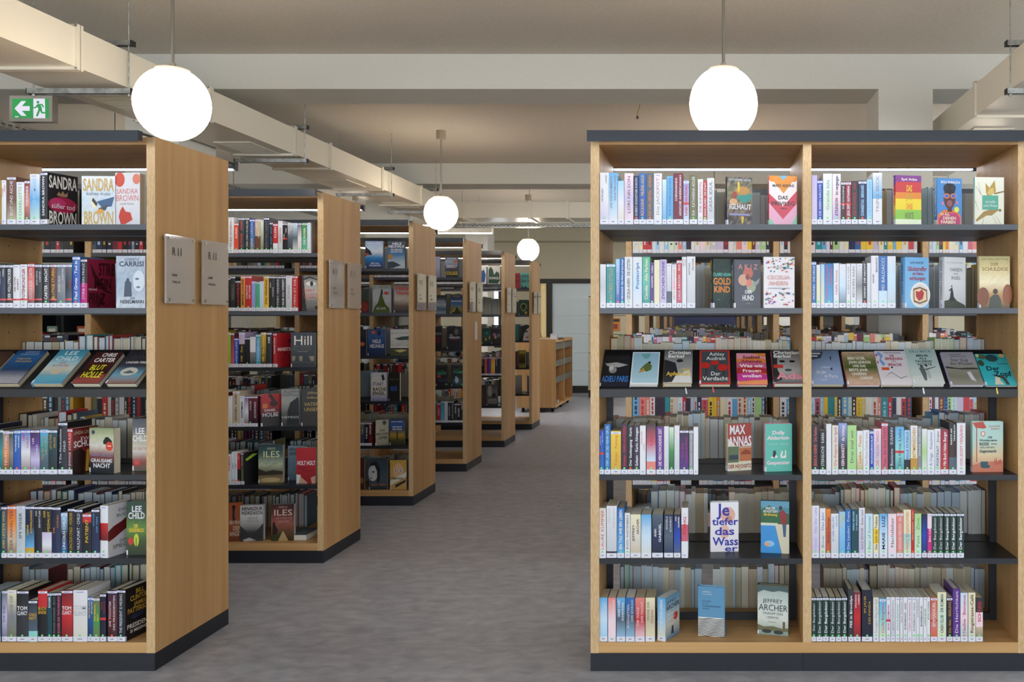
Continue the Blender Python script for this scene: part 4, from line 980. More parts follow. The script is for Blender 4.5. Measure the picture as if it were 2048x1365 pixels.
cover('L1', 1, 4, LH, 6.205, 700, 905, 864, 1300, dict(base=['8c8e8c', '9c9e9a', '5a5c5a', '3a3c3c'], noise=.15, alt='2a2c2c', spine='grey', shapes=[('p', '1c1e20', [.3, .98, .34, .6, .5, .36, .8, .26, .92, .2, .98, .3, .98, .98])],
    text=[('JILLIAN', .12, .98, .03, .1, '3c3e3e', 1), ('HOFFMAN', .04, .98, .12, .2, '3c3e3e', 1), ('NEMESIS', .02, .98, .73, .79, 'palegrey', 1)]), 'grey cover with black beast silhouette', th=.034, rot=10, d=.04)
cover('L1', 1, 4, LH, 6.205, 948, 1150, 862, 1300, dict(base=['2c2a28', '33302d'], spine='black', shapes=[],
    text=[('Jillian', .36, .98, .07, .13, 'b09a5a', 1), ('Hoffman', .3, .98, .2, .26, 'b09a5a', 1), ('VATER', .16, .98, .36, .46, 'c0a45a', 1), ('UNSER', .16, .98, .5, .6, 'c0a45a', 1)]), 'black cover with gold title', th=.034, rot=10, d=.04)
cover('L1', 1, 5, LI, 5.69, 211, 0, 262, 612, dict(base=['17171a'], back='17171a', spine='charcoal>olive', st='HOLMEN', shapes=[('p', '9ac03a', [.1, .22, .6, .08, .9, .1, .2, .28])]), 'black cover with lime streak', th=.021, rot=72, cw=.12, d=.006, flags='T', hard=False)
cover('L1', 1, 5, LI, 5.69, 380, 642, 178, 583, dict(base=['24404c', '3a5f5c', 'b4c0a0', '5a4c34', 'a08c60'], noise=.25, alt='241e16', spine='darkteal', shapes=[('e', .5, .92, .4, .06, 'b8a674'), ('p', '2a2418', [0, .62, .3, .7, .6, .66, 1, .7, 1, .78, 0, .8])],
    text=[('GREG', .34, .7, .06, .12, 'c4c8a0', 1), ('ILES', .18, .88, .15, .32, 'e2dca8', 1), ('DIE SÜNDEN VON', .1, .94, .36, .42, 'grey', 1), ('NATCHEZ', .22, .8, .45, .51, 'grey', 1)]), 'green landscape cover under dark sky', th=.032, rot=7, d=.06, hard=False)
cover('L1', 1, 5, LI, 5.69, 716, 930, 185, 552, dict(base=['8fa4b4', '6a8296', '4a6074'], noise=.15, alt='c4d0d8', spine='slate', shapes=[], text=[('ARNALDUR', .06, .98, .05, .15, '28303c'), ('INDRIDASON', .06, .98, .17, .27, '28303c')]), 'hazy blue cover behind a red one', th=.03, rot=0, d=.15)
cover('L1', 1, 5, LI, 5.69, 812, 1028, 208, 592, dict(base=['b02028', 'a41c24', '8c181e'], spine='red', st='', shapes=[('p', 'ccd0cc', [0, .74, .22, .76, .24, .9, .1, 1, 0, 1]), ('p', 'c09a84', [.2, .8, .5, .94, .6, 1, .14, 1]), ('p', 'c09a84', [.74, .84, .98, .78, .98, 1, .8, 1])],
    text=[('HOLT HOLT', .04, .98, .36, .48, 'white'), ('Kammer', .08, .6, .52, .58, '5a1014', 1), ('flimmern', .3, .84, .6, .66, '5a1014', 1)]), 'bright red cover with white lettering', th=.03, rot=3, d=.045, hard=False)
cover('L1', 1, 6, LI, 5.69, -10, 168, 835, 1258, dict(base=['a8552a', '9c4c24', '6a3418'], noise=.1, alt='2a1810', spine='brown', shapes=[('p', '1c1614', [.48, .1, .62, .14, .58, .3, .66, .5, .56, .6, .46, .4]), ('e', .54, .12, .1, .05, '1c1614')], text=[('IRVING', .3, .98, .46, .56, 'tan'), ('DEIN', .5, .96, .6, .72, 'tan'), ('ANGST', .3, .98, .74, .86, 'tan')]), 'burnt orange cover with dark figure', th=.025, rot=14, d=.03)
cover('L1', 1, 6, LI, 5.69, 172, 420, 865, 1250, dict(base=['cac8cc', 'd4d2d4', 'a8a8a8', '34343a', '2a2a2e'], noise=.08, alt='4a4a4c', spine='palegrey', st='ARNALDUR', stc='black', shapes=[('p', '34363a', [0, .56, .3, .74, .55, .78, .8, .66, 1, .5, 1, 1, 0, 1]), ('p', 'b8b8bc', [.1, .96, .4, .9, .7, .98, .2, 1])],
    text=[('ARNALDUR', .06, .96, .04, .14, 'black'), ('INDRIDASON', .06, .98, .16, .26, 'black'), ('GRAUE', .32, .76, .32, .39, '8a7468', 1), ('NÄCHTE', .28, .8, .41, .47, '8a7468', 1)]), 'white and black mountain cover', th=.03, rot=7, d=.04)
cover('L1', 1, 6, LI, 5.69, 526, 772, 855, 1240, dict(base=['4a2a2c', '6a3434', 'a05a50', '6a4c30', '3c3220'], noise=.2, alt='1c1414', spine='plum', shapes=[('p', '2a1814', [.06, .5, .14, .46, .2, .6, .3, .7, .16, .96, .06, .96]), ('p', 'b8a070', [.5, .74, .54, .74, .76, 1, .3, 1]), ('p', '343c20', [.0, .84, .46, .78, .28, 1, 0, 1])],
    text=[('GREG', .3, .72, .04, .1, 'c4a8a0', 1), ('ILES', .1, .94, .13, .3, 'e0d0c0', 1), ('DIE TOTEN VON', .2, .92, .35, .4, 'c09a90', 1), ('NATCHEZ', .3, .8, .43, .5, 'c09a90', 1)]), 'dark red landscape cover with pale road', th=.032, rot=6, d=.05, hard=False)
o = make_book('book', .034, .118, .185, 'charcoal', 'white', '', 'N', dict(base=['2a2e34', '5a5f64'], noise=.3, alt='8c9298', shapes=[]), False)
o.matrix_world = Matrix(((0, 1, 0, -2.572), (0, 0, 1, DS[1]+.065), (1, 0, 0, Z[6]+.0006), (0, 0, 0, 1)))
tag(o, 'thick paperback lying flat, pages outward, bottom shelf, second aisle bookcase', 'book', 'books shown by their front on the second aisle bookcase'); n_books += 1
# third to last aisle cases
def simple(place, case, row, org, k, a, b, top, base, cols, desc, text=(), shapes=(), rot=3, noise=.2, alt='1c1c22', spine='charcoal', d=.03):
    cover(place, case, row, org, k, a, b, top, base, dict(base=cols, noise=noise, alt=alt, spine=spine, shapes=list(shapes), text=list(text)), desc, th=.028, rot=rot, d=d)
M3 = (715, 460); M4 = (715, 720)
simple('L2', 2, 1, M3, 5.25, 82, 265, 118, 400, ['8a9cc0', 'b8cce0', 'e0e8ee', '2f8fd0', '1c5aa0', '16284a'], 'blue lake cover', [('HAKAN NESSER', .1, .9, .05, .12, 'white', 1), ('DER FALL', .3, .8, .78, .84, 'white'), ('KALLMANN', .22, .88, .86, .92, 'white')], [('p', '1c2434', [0, .2, .3, .36, .38, .5, .1, .52, 0, .56]), ('e', .08, .48, .12, .04, 'c0503c')])
simple('L2', 2, 1, M3, 5.25, 318, 495, 118, 400, ['34404c', '3c5468', '4a86b8', 'b8ccd8', 'd0dae0'], 'snowy cover with hunting stand', [('NELE', .26, .8, .05, .14, 'white'), ('NEUHAUS', .04, .96, .15, .24, 'white'), ('DIE LEBENDEN', .16, .86, .28, .34, 'white'), ('UND DIE TOTEN', .16, .86, .36, .42, 'white')], [('r', .04, .26, .48, .66, 'c08a34'), ('p', '3a4450', [0, .76, .3, .74, .6, .82, .76, .88, .3, .98, 0, 1])])
simple('L2', 2, 2, M3, 5.25, 30, 118, 620, 860, ['2a3430', '34443a', '5a2c24', '4a1a1a'], 'dark cover with red foliage', shapes=[('e', .5, .75, .4, .2, '8a2f24')])
simple('L2', 2, 2, M3, 5.25, 158, 350, 582, 860, ['a8aeb4', 'bcc0c4', '9ca0a4'], 'grey cover with green cliff', [('JO NESBO', .04, .98, .02, .12, '6a744c'), ('DIE LARVE', .2, .7, .80, .88, 'white', 1)], [('p', '4c5a24', [.0, 1, .1, .8, .3, .62, .4, .34, .5, .3, .58, .5, .7, .7, .9, .84, .94, 1]), ('p', '2a3028', [.42, .34, .46, .14, .54, .16, .56, .34]), ('r', .62, .86, .24, .34, 'c0453c')])
simple('L2', 2, 2, M3, 5.25, 382, 560, 582, 860, ['7a6c66', 'a89a94', 'c8beb4', '6a5a4c', '26221f'], 'misty brown cover with red lettering', [('Hakan', .1, .98, .02, .18, 'b83a34'), ('Nesser', .16, .98, .2, .34, 'b83a34')])
simple('L2', 2, 3, M3, 5.25, 10, 90, 1050, 1322, ['16202c', '1c2c40'], 'dark navy cover with orange sticker', shapes=[('e', .5, .55, .3, .08, 'c0603c')])
simple('L2', 2, 3, M3, 5.25, 108, 290, 1044, 1322, ['2c4a80', '345a94', '24406c', '1c2c4c'], 'blue night cover with acrobat', [('NELE', .26, .74, .38, .52, 'white'), ('NEUHAUS', .12, .92, .56, .7, 'white')], [('e', .64, .14, .1, .1, '16182a'), ('e', .32, .12, .12, .06, 'c8543c'), ('p', '141c30', [.1, .22, .5, .4, .98, .3, .5, .44])])
simple('L2', 2, 3, M3, 5.25, 346, 540, 1044, 1322, ['c8cac8', 'd0d0cc', 'bcbcb4', '6a6a50'], 'white and olive landscape cover', [('HAKAN NESSER', .06, .94, .12, .18, 'grey', 1)], [('p', '3a4844', [.2, .36, .6, .28, .98, .26, .98, .4, .5, .42]), ('r', 0, 1, .66, .70, 'e4e4e0'), ('p', '4a4a34', [0, .7, 1, .7, 1, 1, 0, 1]), ('p', 'c0b878', [.2, .8, .6, .76, .9, .8, .5, .88])])
simple('L2', 2, 4, M4, 4.875, 130, 280, 125, 388, ['b8bac4', 'd0ccc4', 'd4d0c0', '7a7eb0'], 'white cover with black and violet lettering', [('STUART', .12, .8, .34, .46, '4a4a8c'), ('RACHE', .12, .98, .52, .64, 'black'), ('ENGEL', .12, .9, .66, .78, 'black')], [('p', '1c1c22', [.66, .1, .8, .06, .9, .24, .74, .3])], spine='periwinkle')
simple('L2', 2, 4, M4, 4.875, 303, 420, 124, 386, ['1e1b18', '24201d'], 'black cover with blue moth', [('Simple Tod', .1, .9, .2, .26, 'olive', 1)], [('e', .32, .56, .16, .1, '2c4c8c'), ('e', .64, .56, .12, .1, '2c4c8c')], rot=-12)
simple('L2', 2, 5, M4, 4.875, 176, 282, 590, 815, ['a8a28c', 'b4ae98', '8c866e'], 'sepia cover with black scrawl', [('DAS', .3, .7, .36, .46, '26241c'), ('MÄDCHEN', .06, .98, .5, .6, '26241c'), ('OPFER', .2, .9, .64, .76, '26241c')], [('e', .66, .12, .14, .09, '2a261c')], rot=30, d=.01)
simple('L2', 2, 5, M4, 4.875, 314, 456, 583, 808, ['1c3470', '2c5494', '26386a', 'b08c20', '4a4418', '26260f'], 'blue sky over yellow field cover', [('JAMES RIBEIRO', .1, .9, .06, .11, 'white', 1), ('DIE FAHRT', .18, .84, .26, .32, 'white'), ('DER SONNE', .18, .84, .35, .41, 'white')], [('r', .46, .54, .46, .8, '1c1c14')])
simple('L2', 2, 6, M4, 4.875, 2, 66, 970, 1225, ['5a1c22', '4a1a1c'], 'dark red cover at row start', shapes=[('e', .6, .7, .3, .1, '7a6a3c')])
simple('L2', 2, 6, M4, 4.875, 112, 287, 970, 1232, ['34404a', '3a4c58', '4a5a64', '26262a'], 'slate cover with pale face', [('MARY, MARY', .1, .94, .8, .88, 'b8704c', 1)], [('e', .22, .46, .26, .26, 'c0c4c8'), ('p', '1c1a1c', [.1, .12, .4, .08, .62, .3, .6, .7, .44, .8, .44, .4, .3, .2, .06, .24]), ('e', .24, .42, .08, .025, '2a2c34'), ('e', .12, .62, .06, .025, '8a5a5a')])
simple('L2', 2, 6, M4, 4.875, 318, 474, 980, 1240, ['c8a040', 'd0a860', 'c49a50'], 'comic-style blonde woman cover', [('TOM PARKS', .06, .8, .58, .66, 'black')], [('e', .5, .4, .3, .3, 'd8b088'), ('e', .34, .36, .09, .05, 'e8e8e8'), ('e', .66, .36, .09, .05, 'e8e8e8'), ('e', .34, .36, .04, .04, '3a5a8c'), ('e', .66, .36, .04, .04, '3a5a8c'), ('p', 'e0dccc', [.0, .7, 1, .4, 1, .56, 0, .86]), ('p', '2a2a2c', [.3, .84, .96, .66, .96, .74, .34, .94])])
F1 = (865, 500)
simple('L3', 3, 1, F1, 6.2, 20, 92, 85, 345, ['9ca0b8', 'b0b4c8', '8a8ea4'], 'lilac and grey book', rot=0)
simple('L3', 3, 1, F1, 6.2, 155, 312, 90, 345, ['5a5e68', 'a8b4c8', '5a5468', '3c3c40', '2a2a2c'], 'cover with yellow COLLEGE title', [('DEADLY', .1, .92, .38, .52, 'e8e4e8'), ('COLLEGE', .02, .98, .7, .86, 'e8d02c'), ('RUTHWARE', .2, .86, .04, .1, 'white')], [('r', .68, .96, .16, .28, 'd0703c')])
simple('L3', 3, 2, F1, 6.2, 38, 168, 562, 788, ['23262c', '3a4650', 'a8b8c4', '3c5a74', 'a4b0b8'], 'stormy sea cover', [('GRINSENDE', .1, .9, .18, .24, 'grey', 1), ('GISCHT', .16, .86, .28, .36, 'palegrey')])
simple('L3', 3, 2, F1, 6.2, 225, 370, 562, 788, ['2a3034', '2c4c7c', '3c6a9c', '8c8030', '3c3418'], 'blue cover with yellow converging road', [('DON WINSLOW', .2, .8, .03, .1, 'gold', 1), ('BRANDUNG', .06, .96, .28, .36, 'white')], [('p', '2a2618', [.44, .66, .56, .66, .9, 1, .1, 1]), ('p', 'c0a43c', [.1, .9, .46, .64, .3, .9])])
simple('L3', 3, 3, F1, 6.2, 20, 116, 952, 1228, ['1e1c20', '221c20'], 'black cover with red flower', [('LARSSON', .0, .98, .26, .38, 'grey')], [('e', .5, .6, .4, .16, '5a1a20')])
simple('L3', 3, 3, F1, 6.2, 182, 352, 952, 1228, ['1c1e2a', '1e202c'], 'blue-black cover with mask', [('DON', .16, .4, .34, .42, 'palegrey'), ('WINSLOW', .14, .9, .44, .54, 'white'), ('CORRUPTION', .2, .88, .56, .62, '9c2a30')], [('e', .66, .24, .16, .14, '6a6450')])
simple('L3', 3, 4, LK, 6.823, 48, 206, 212, 475, ['1c1a20', '221e26', '24222c'], 'black cover with green NACHT title', [('Dunkle', .14, .7, .22, .3, 'green', 1), ('NACHT', .1, .9, .32, .46, 'seagreen')], [('r', .1, .4, .48, .6, 'b8403c'), ('r', .16, .94, .64, .8, '3c3450'), ('e', .86, .92, .08, .05, '4cae5a')])
simple('L3', 3, 4, LK, 6.823, 258, 414, 216, 475, ['1c1e22', '202c30', '2a3c3c'], 'black cover with STURM title and gull', [('Dunkler', .14, .8, .14, .22, 'green', 1), ('STURM', .14, .94, .26, .38, 'seagreen')], [('e', .5, .76, .4, .18, '2c5a6c'), ('e', .46, .72, .16, .14, 'b8c4c4'), ('e', .4, .56, .07, .05, 'b8c4c4'), ('e', .9, .92, .08, .05, '4cae5a')])
F2 = (955, 500)
simple('L4', 4, 1, F2, 6.82, 40, 120, 220, 470, ['d8dcdc', 'dce0e0'], 'white cover with blue feathers', shapes=[('p', '2a5a9c', [.1, .3, .6, .2, .9, .5, .7, .9, .2, .92])], noise=0)
simple('L4', 4, 1, F2, 6.82, 142, 308, 218, 470, ['d4d4cc', 'd8d8d0'], 'white cover with green pine shapes', [('SONGLI', .1, .96, .6, .74, 'white')], [('p', '1f4a3a', [.04, .96, .06, .2, .22, .04, .4, .2, .5, .5, .7, .3, .9, .4, .98, .8, .8, .98])], noise=0)
simple('L4', 4, 3, F2, 6.82, 62, 188, 1072, 1285, ['24403c', '2c5a54', '24342c'], 'dark teal cover with gold fruit', shapes=[('e', .4, .7, .12, .1, 'b08a3c'), ('e', .8, .6, .1, .12, 'a8803c'), ('e', .5, .3, .2, .1, '3a7a6c')])
simple('L4', 4, 3, F2, 6.82, 192, 325, 1076, 1285, ['261e1e', '3a2a2c', '241c1e'], 'dark brown cover with pale roses', shapes=[('e', .3, .4, .16, .12, 'a87474'), ('e', .7, .44, .16, .12, '6a6a8c'), ('e', .4, .56, .12, .1, 'c09a94')])
simple('L4', 4, 5, LK, 6.823, 655, 735, 484, 740, ['3c2c24', '4a3a34'], 'dark brown castle cover')
simple('L4', 4, 5, LK, 6.823, 737, 886, 478, 740, ['4c4640', '6a6470', '54504c', '3a3634'], 'grey fantasy cover with pale figure', [('GEIGER', .1, .94, .66, .78, 'palegrey', 1), ('KÖNIGE', .1, .94, .8, .9, 'palegrey', 1)], [('e', .3, .3, .2, .26, 'a09890'), ('p', '2a2628', [.5, .5, .7, .36, .84, .5, .84, .6, .5, .6])])
simple('L5', 5, 1, F2, 6.82, 480, 576, 318, 522, ['b83a44', 'c0404a'], 'bright red cover with black lettering', [('SOUL', .3, .98, .1, .3, '3c1c24'), ('BEACH', .3, .98, .4, .6, '3c1c24')], noise=0)
simple('L5', 5, 1, F2, 6.82, 592, 712, 316, 522, ['5ab0a8', '60b8b0'], 'aqua cover with black lettering', [('SOUL', .06, .94, .1, .3, '1c3434'), ('BEACH', .06, .98, .4, .6, '1c3434')], [('p', '24302c', [.0, 1, .1, .8, .3, .94, .5, .84, .8, .96, 1, .9, 1, 1])], noise=0)
simple('L5', 5, 2, F2, 6.82, 565, 690, 682, 885, ['24463c', '2c5a48', '1f3a30'], 'green cover with golden emblem', shapes=[('p', 'a8a84c', [.2, .3, .5, .2, .8, .3, .86, .5, .5, .8, .16, .5]), ('p', '1c2a20', [.28, .34, .5, .28, .72, .34, .76, .5, .5, .72, .24, .5]), ('e', .76, .86, .14, .1, 'd0a43c')])
simple('L5', 5, 3, F2, 6.82, 500, 562, 1030, 1230, ['2a8a8c', '2c7c80'], 'teal cover beside pale face')
simple('L5', 5, 3, F2, 6.82, 608, 730, 1020, 1230, ['c8c4c0', 'd0ccc8'], 'pale face cover with black hair', shapes=[('p', '1c1a1c', [0, .1, .5, 0, .98, .1, .5, .3, .2, .6, .1, .98, 0, .98]), ('e', .5, .44, .16, .05, '26242a'), ('e', .56, .8, .14, .06, 'b0605c')], noise=0)
simple('L5', 5, 4, LK, 6.823, 1100, 1152, 28, 215, ['7a1c22', '8c2028'], 'dark red cover by the shelf side')
simple('L5', 5, 4, LK, 6.823, 1182, 1272, 8, 215, ['a8941c', '6a541c', '2c2414', 'b0a03c'], 'yellow and black cover', [('BARTIMEUS', .06, .94, .06, .18, 'e0d02c')], rot=-14)
simple('L5', 5, 5, LK, 6.823, 1126, 1170, 355, 570, ['c8c8c4', '8c8c8c'], 'leaning black and white volume', rot=55)

# slanted display tray
P3 = (1170, 620); Q3 = (1600, 620)
slanted('RA', P3, 3.79, 105, 325, .205, .012, dict(base=['1a1a1e', '26262a', '1c1c22', '16182a'], spine='black', shapes=[('p', 'a8a8a8', [.1, .3, .5, .26, .92, .34, .6, .42, .2, .38]), ('e', .4, .5, .14, .1, '8a8a8c'), ('e', .34, .44, .08, .08, 'c4c4c4')],
    text=[('DANIEL ANSELME', .1, .92, .06, .16, '3a3a3e', 1), ('ADIEU PARIS', .06, .98, .68, .86, '3c78c0')]), 'black cover with blue lettering')
slanted('RA', P3, 3.79, 340, 553, .205, .024, dict(base=['8ab0c8', '9abccc', 'a8c8d4'], spine='white', shapes=[('r', 0, 1, 0, .02, 'e4e8ea'), ('r', 0, .03, 0, 1, 'e4e8ea'), ('r', .97, 1, 0, 1, 'e4e8ea'), ('r', 0, 1, .96, 1, 'e4e8ea'), ('p', '6aa0a0', [.3, .06, .66, .04, .6, .2, .46, .22]), ('p', '5c6a3a', [.3, .56, .44, .42, .56, .34, .74, .42, .72, .56, .56, .62, .44, .58]), ('p', 'b08a3c', [.24, .66, .44, .5, .5, .6, .34, .64]), ('e', .64, .34, .05, .04, '3a2c20')]), 'pale blue cover with flying figure')
slanted('RA', P3, 3.79, 592, 812, .215, .03, dict(base=['4a4a4c', '8a8a8a', '9c9c9a', 'b8b8b6'], spine='gold', noise=.15, alt='2a2a2c', shapes=[('p', '2a2a2e', [0, .3, .4, .4, .5, .7, .3, .96, 0, .98]), ('e', .55, .34, .12, .05, '2a2a2c'), ('p', 'd0d0ce', [.4, .8, .9, .6, .98, .98, .3, .98])],
    text=[('Christian', .12, .94, .04, .14, 'e4e4e0'), ('Berkel', .12, .7, .15, .25, 'e4e4e0'), ('Der', .66, .94, .56, .66, 'd8b84a'), ('Apfelbaum', .1, .96, .66, .78, 'd8b84a')]), 'grey portrait cover with yellow title')
slanted('RA', P3, 3.79, 868, 1104, .215, .026, dict(base=['b8332c'], spine='red', shapes=[('r', .06, .94, .03, .96, '45474c'), ('e', .2, .46, .15, .09, 'b82c24'), ('e', .5, .38, .14, .07, 'b82c24'), ('e', .76, .52, .17, .1, 'b82c24'), ('r', .2, .215, .52, .9, '1c1c1e'), ('r', .5, .515, .44, .66, '1c1c1e'), ('r', .78, .795, .6, .9, '1c1c1e')],
    text=[('Ashley', .32, .82, .06, .17, 'e8e8e6', 1), ('Audrain', .22, .86, .19, .3, 'e8e8e6', 1), ('Der', .36, .68, .64, .76, 'f0f0ee', 1), ('Verdacht', .1, .92, .78, .9, 'f0f0ee', 1)]), 'red-framed grey cover with poppies')
slanted('RA', P3, 3.79, 1158, 1386, .2, .022, dict(base=['d0803a', 'c05a50'], spine='orange>magenta', shapes=[('p', 'd08aa0', [0, .0, .5, .0, 1, .14, 1, .2, .6, .1, 0, .2]), ('p', 'b85a7c', [0, .3, .5, .24, 1, .34, 1, .5, .4, .44, 0, .48]), ('p', 'a82c34', [0, .48, .5, .44, 1, .5, 1, .66, .5, .6, 0, .66]), ('p', 'c03a90', [0, .66, .5, .62, 1, .7, 1, .9, .6, .84, 0, .9]), ('p', 'e08a5a', [0, .92, .5, .88, 1, .84, 1, 1, 0, 1])],
    text=[('Isabel', .22, .8, .08, .18, '5a2c3c'), ('Allende', .14, .86, .22, .31, '8c2c3c'), ('Was wir', .1, .9, .36, .46, 'f4e6ea'), ('Frauen', .18, .82, .52, .61, 'f4e6ea'), ('wollen', .16, .82, .67, .78, 'f4e6ea')]), 'orange, red and magenta wave cover')
slanted('RA', P3, 3.79, 1432, 1662, .215, .03, dict(base=['4a4a4c', '8c8c8c', 'a8a8a6', '5a5a5c'], spine='rose>red', noise=.08, alt='2a2a2c', shapes=[('p', '2c2c2e', [0, 0, .2, .1, .16, .6, .3, .9, 0, .98]), ('e', .34, .36, .1, .035, '1c1c1e'), ('e', .68, .36, .1, .035, '1c1c1e'), ('e', .52, .62, .12, .04, '4a4a4c'), ('r', .04, .36, .46, .56, 'b83a34')],
    text=[('Christian', .06, .98, .04, .14, 'e4e4e0'), ('Berkel', .06, .66, .15, .25, 'e4e4e0'), ('Ada', .12, .98, .68, .88, 'e08a9a')]), 'grey portrait cover with pink title')
slanted('RB', Q3, 3.79, 92, 335, .215, .026, dict(base=['5a6c84', '7486a4', '8c9cbc', '8494b4'], spine='slate>periwinkle', shapes=[('p', '3a4250', [0, .04, .5, .04, .4, .24, 0, .3]), ('r', .06, .4, .08, .12, 'c0c4c8'), ('r', .0, .3, .16, .2, 'c0c4c8'), ('p', '2a3040', [.68, .2, .74, .2, .7, .34]), ('p', '2a3040', [.64, .56, .72, .52, .7, .62])],
    text=[('Jo Becker', .36, .64, .48, .54, 'd8dce8', 1), ('Ein Jahr', .2, .5, .6, .7, 'white', 1), ('in Paris', .42, .84, .72, .82, 'white', 1), ('Roman', .3, .5, .86, .9, 'white', 1)]), 'blue-grey cover with street scene')
slanted('RB', Q3, 3.79, 364, 614, .21, .022, dict(base=['b89c84', '6a6a3c', '4a5a2c', 'b09474', 'c8a894'], spine='salmon', noise=.25, alt='3a3c20', shapes=[],
    text=[('Tilman Oberbeck', .2, .7, .04, .09, '5a4a3c', 1), ('MEIN VATER,', .14, .7, .16, .25, 'offwhite'), ('JOHN LENNON', .16, .84, .28, .37, 'offwhite'), ('UND DAS', .26, .66, .4, .48, 'offwhite'), ('BESTE JAHR', .12, .7, .52, .6, 'offwhite'), ('UNSERES', .18, .64, .64, .72, 'offwhite'), ('LEBENS', .42, .8, .76, .84, 'offwhite')]), 'green and brown garden cover')
slanted('RB', Q3, 3.79, 622, 860, .215, .022, dict(base=['c4bec8', 'ccc6cc', 'd4ccce'], spine='white>palepink', shapes=[('p', '6a94c8', [.14, .02, .26, .14, .16, .26, .28, .4, .18, .46, .1, .3, .16, .18, .06, .06]), ('p', 'a8344c', [.02, .08, .1, .12, .02, .18]), ('p', 'a8344c', [.02, .3, .08, .34, .02, .4]), ('r', .12, .36, .5, .58, 'c8502c'), ('e', .46, .5, .03, .03, '2a2a2e'), ('p', '9c9ca0', [.16, .78, .4, .62, .66, .8, .9, .74, .9, .76, .66, .84, .4, .66])],
    text=[('ANJA BAUMHEIER', .3, .86, .04, .08, '3a3a44', 1), ('DIE', .46, .62, .12, .18, 'a8344c'), ('ERFINDUNG', .3, .88, .2, .28, 'a8344c'), ('DER', .48, .64, .3, .34, 'a8344c', 1), ('SPRACHE', .34, .8, .38, .46, 'a8344c')]), 'white cover with blue zigzag border')
slanted('RB', Q3, 3.79, 862, 1100, .22, .03, dict(base=['94aaa8', 'a4b8b4', 'b8c4c0', 'c8ccc8'], spine='palegreen', shapes=[('e', .4, .52, .05, .035, '3a3e40'), ('p', '5a6264', [.3, .56, .46, .54, .5, .72, .46, .92, .38, .92, .34, .72]), ('p', 'a8acac', [.5, .54, .62, .56, .62, .86, .52, .86]), ('e', .56, .5, .04, .03, '3a3e40'), ('p', '6a7274', [.46, .6, .86, .52, .86, .54, .5, .64])],
    text=[('LILLI BECK', .14, .86, .05, .11, '44545a', 1), ('MEHR', .32, .72, .17, .24, '34444c'), ('ALS', .4, .64, .26, .32, '34444c'), ('TAUSEND', .24, .8, .34, .41, '34444c'), ('WORTE', .28, .76, .43, .5, '34444c')]), 'grey-green cover with walking couple')
slanted('RB', Q3, 3.79, 1150, 1402, .21, .02, dict(base=['8c8a92', '94929a', '8a887c', '7a786a', '8c8a80'], spine='lilac', noise=.15, alt='5a584c', shapes=[('p', '3c3c3a', [0, .44, .4, .5, .8, .48, .98, .5, .98, .54, .5, .54, 0, .5]), ('p', 'c4c4cc', [.6, .62, .72, .6, .8, .9, .66, .84])],
    text=[('CHRISTINA', .2, .6, .06, .1, '3a3a44', 1), ('BAKER KLINE', .26, .74, .12, .16, '3a3a44', 1), ('Der Zug', .22, .76, .2, .29, '2e2e38', 1), ('der Waisen', .16, .88, .31, .4, '2e2e38', 1)]), 'grey cover with railway and child')
slanted('RB', Q3, 3.79, 1414, 1656, .2, .018, dict(base=['2a8f98', '30a0a8', '34a8b4', '3cb0bc'], spine='teal', shapes=[('e', .2, .1, .14, .08, '4a5a3c'), ('e', .1, .3, .1, .1, '3a4a34'), ('e', .5, .14, .2, .12, '24444a'), ('e', .85, .06, .1, .06, 'b8a46a'), ('e', .06, .06, .05, .05, 'c8b87c'), ('p', 'd0c8b4', [.3, .98, .4, .72, .6, .7, .5, .84, .6, .98]), ('p', '3a4a44', [.36, .66, .7, .74, .76, .98, .66, .98, .6, .8, .34, .7])],
    text=[('Der', .2, .62, .4, .54, '10242c'), ('Zopf', .4, .92, .56, .72, '10242c'), ('Laetitia', .62, .94, .3, .34, '10242c', 1)]), 'teal cover with black title and braid')
W3 = (0, 320)
slanted('L0', W3, 2.845, -262, -92, .205, .028, dict(base=['3a2a24', '5a3a2c'], spine='black', shapes=[]), 'brown cover beside the divider')
slanted('L0', W3, 2.845, -70, 100, .215, .03, dict(base=['1c2c4c', '2c5c8c', '24507c', '1f3c60', '8c8c94', 'a09ca0'], spine='navy', noise=.2, alt='16203a', shapes=[], text=[('GIANRICO', .3, .8, .04, .1, '8aa8c8', 1), ('CAROFIGLIO', .2, .84, .11, .17, '8aa8c8', 1), ('Trügerische', .2, .7, .24, .3, 'gold', 1), ('Gewissheit', .24, .8, .32, .38, 'gold', 1)]), 'deep blue and grey cover')
slanted('L0', W3, 2.845, 176, 348, .215, .03, dict(base=['3c7c94', '4a94a8', 'a4c4cc', 'c8c4b4', '5aa0b4', '4c90a8'], spine='sky', noise=.12, alt='24506a', shapes=[('p', 'c4b89c', [.2, .5, .5, .62, .8, .5, .6, .74, .4, .74])], text=[('LEE', .26, .72, .04, .16, 'e4ecee', 1), ('CHILD', .12, .86, .2, .33, 'e4ecee', 1), ('DER', .36, .6, .38, .43, 'b05a4c', 1), ('BLUTHUND', .2, .76, .45, .51, 'b05a4c', 1)]), 'light blue river cover')
slanted('L0', W3, 2.845, 404, 562, .2, .03, dict(base=['3a1c1c', '4a2020', '2c1818', '8c3c30'], spine='black', noise=.15, alt='16100f', shapes=[('p', '8a3a30', [0, .9, 1, .7, 1, .98, 0, .98])], text=[('CHRIS', .3, .84, .04, .16, 'e4e0dc'), ('CARTER', .16, .92, .2, .33, 'e4e0dc'), ('BLUT', .24, .78, .42, .58, 'd8d42c'), ('HÖLLE', .14, .86, .64, .82, 'd8d42c')]), 'dark red cover with yellow lettering')
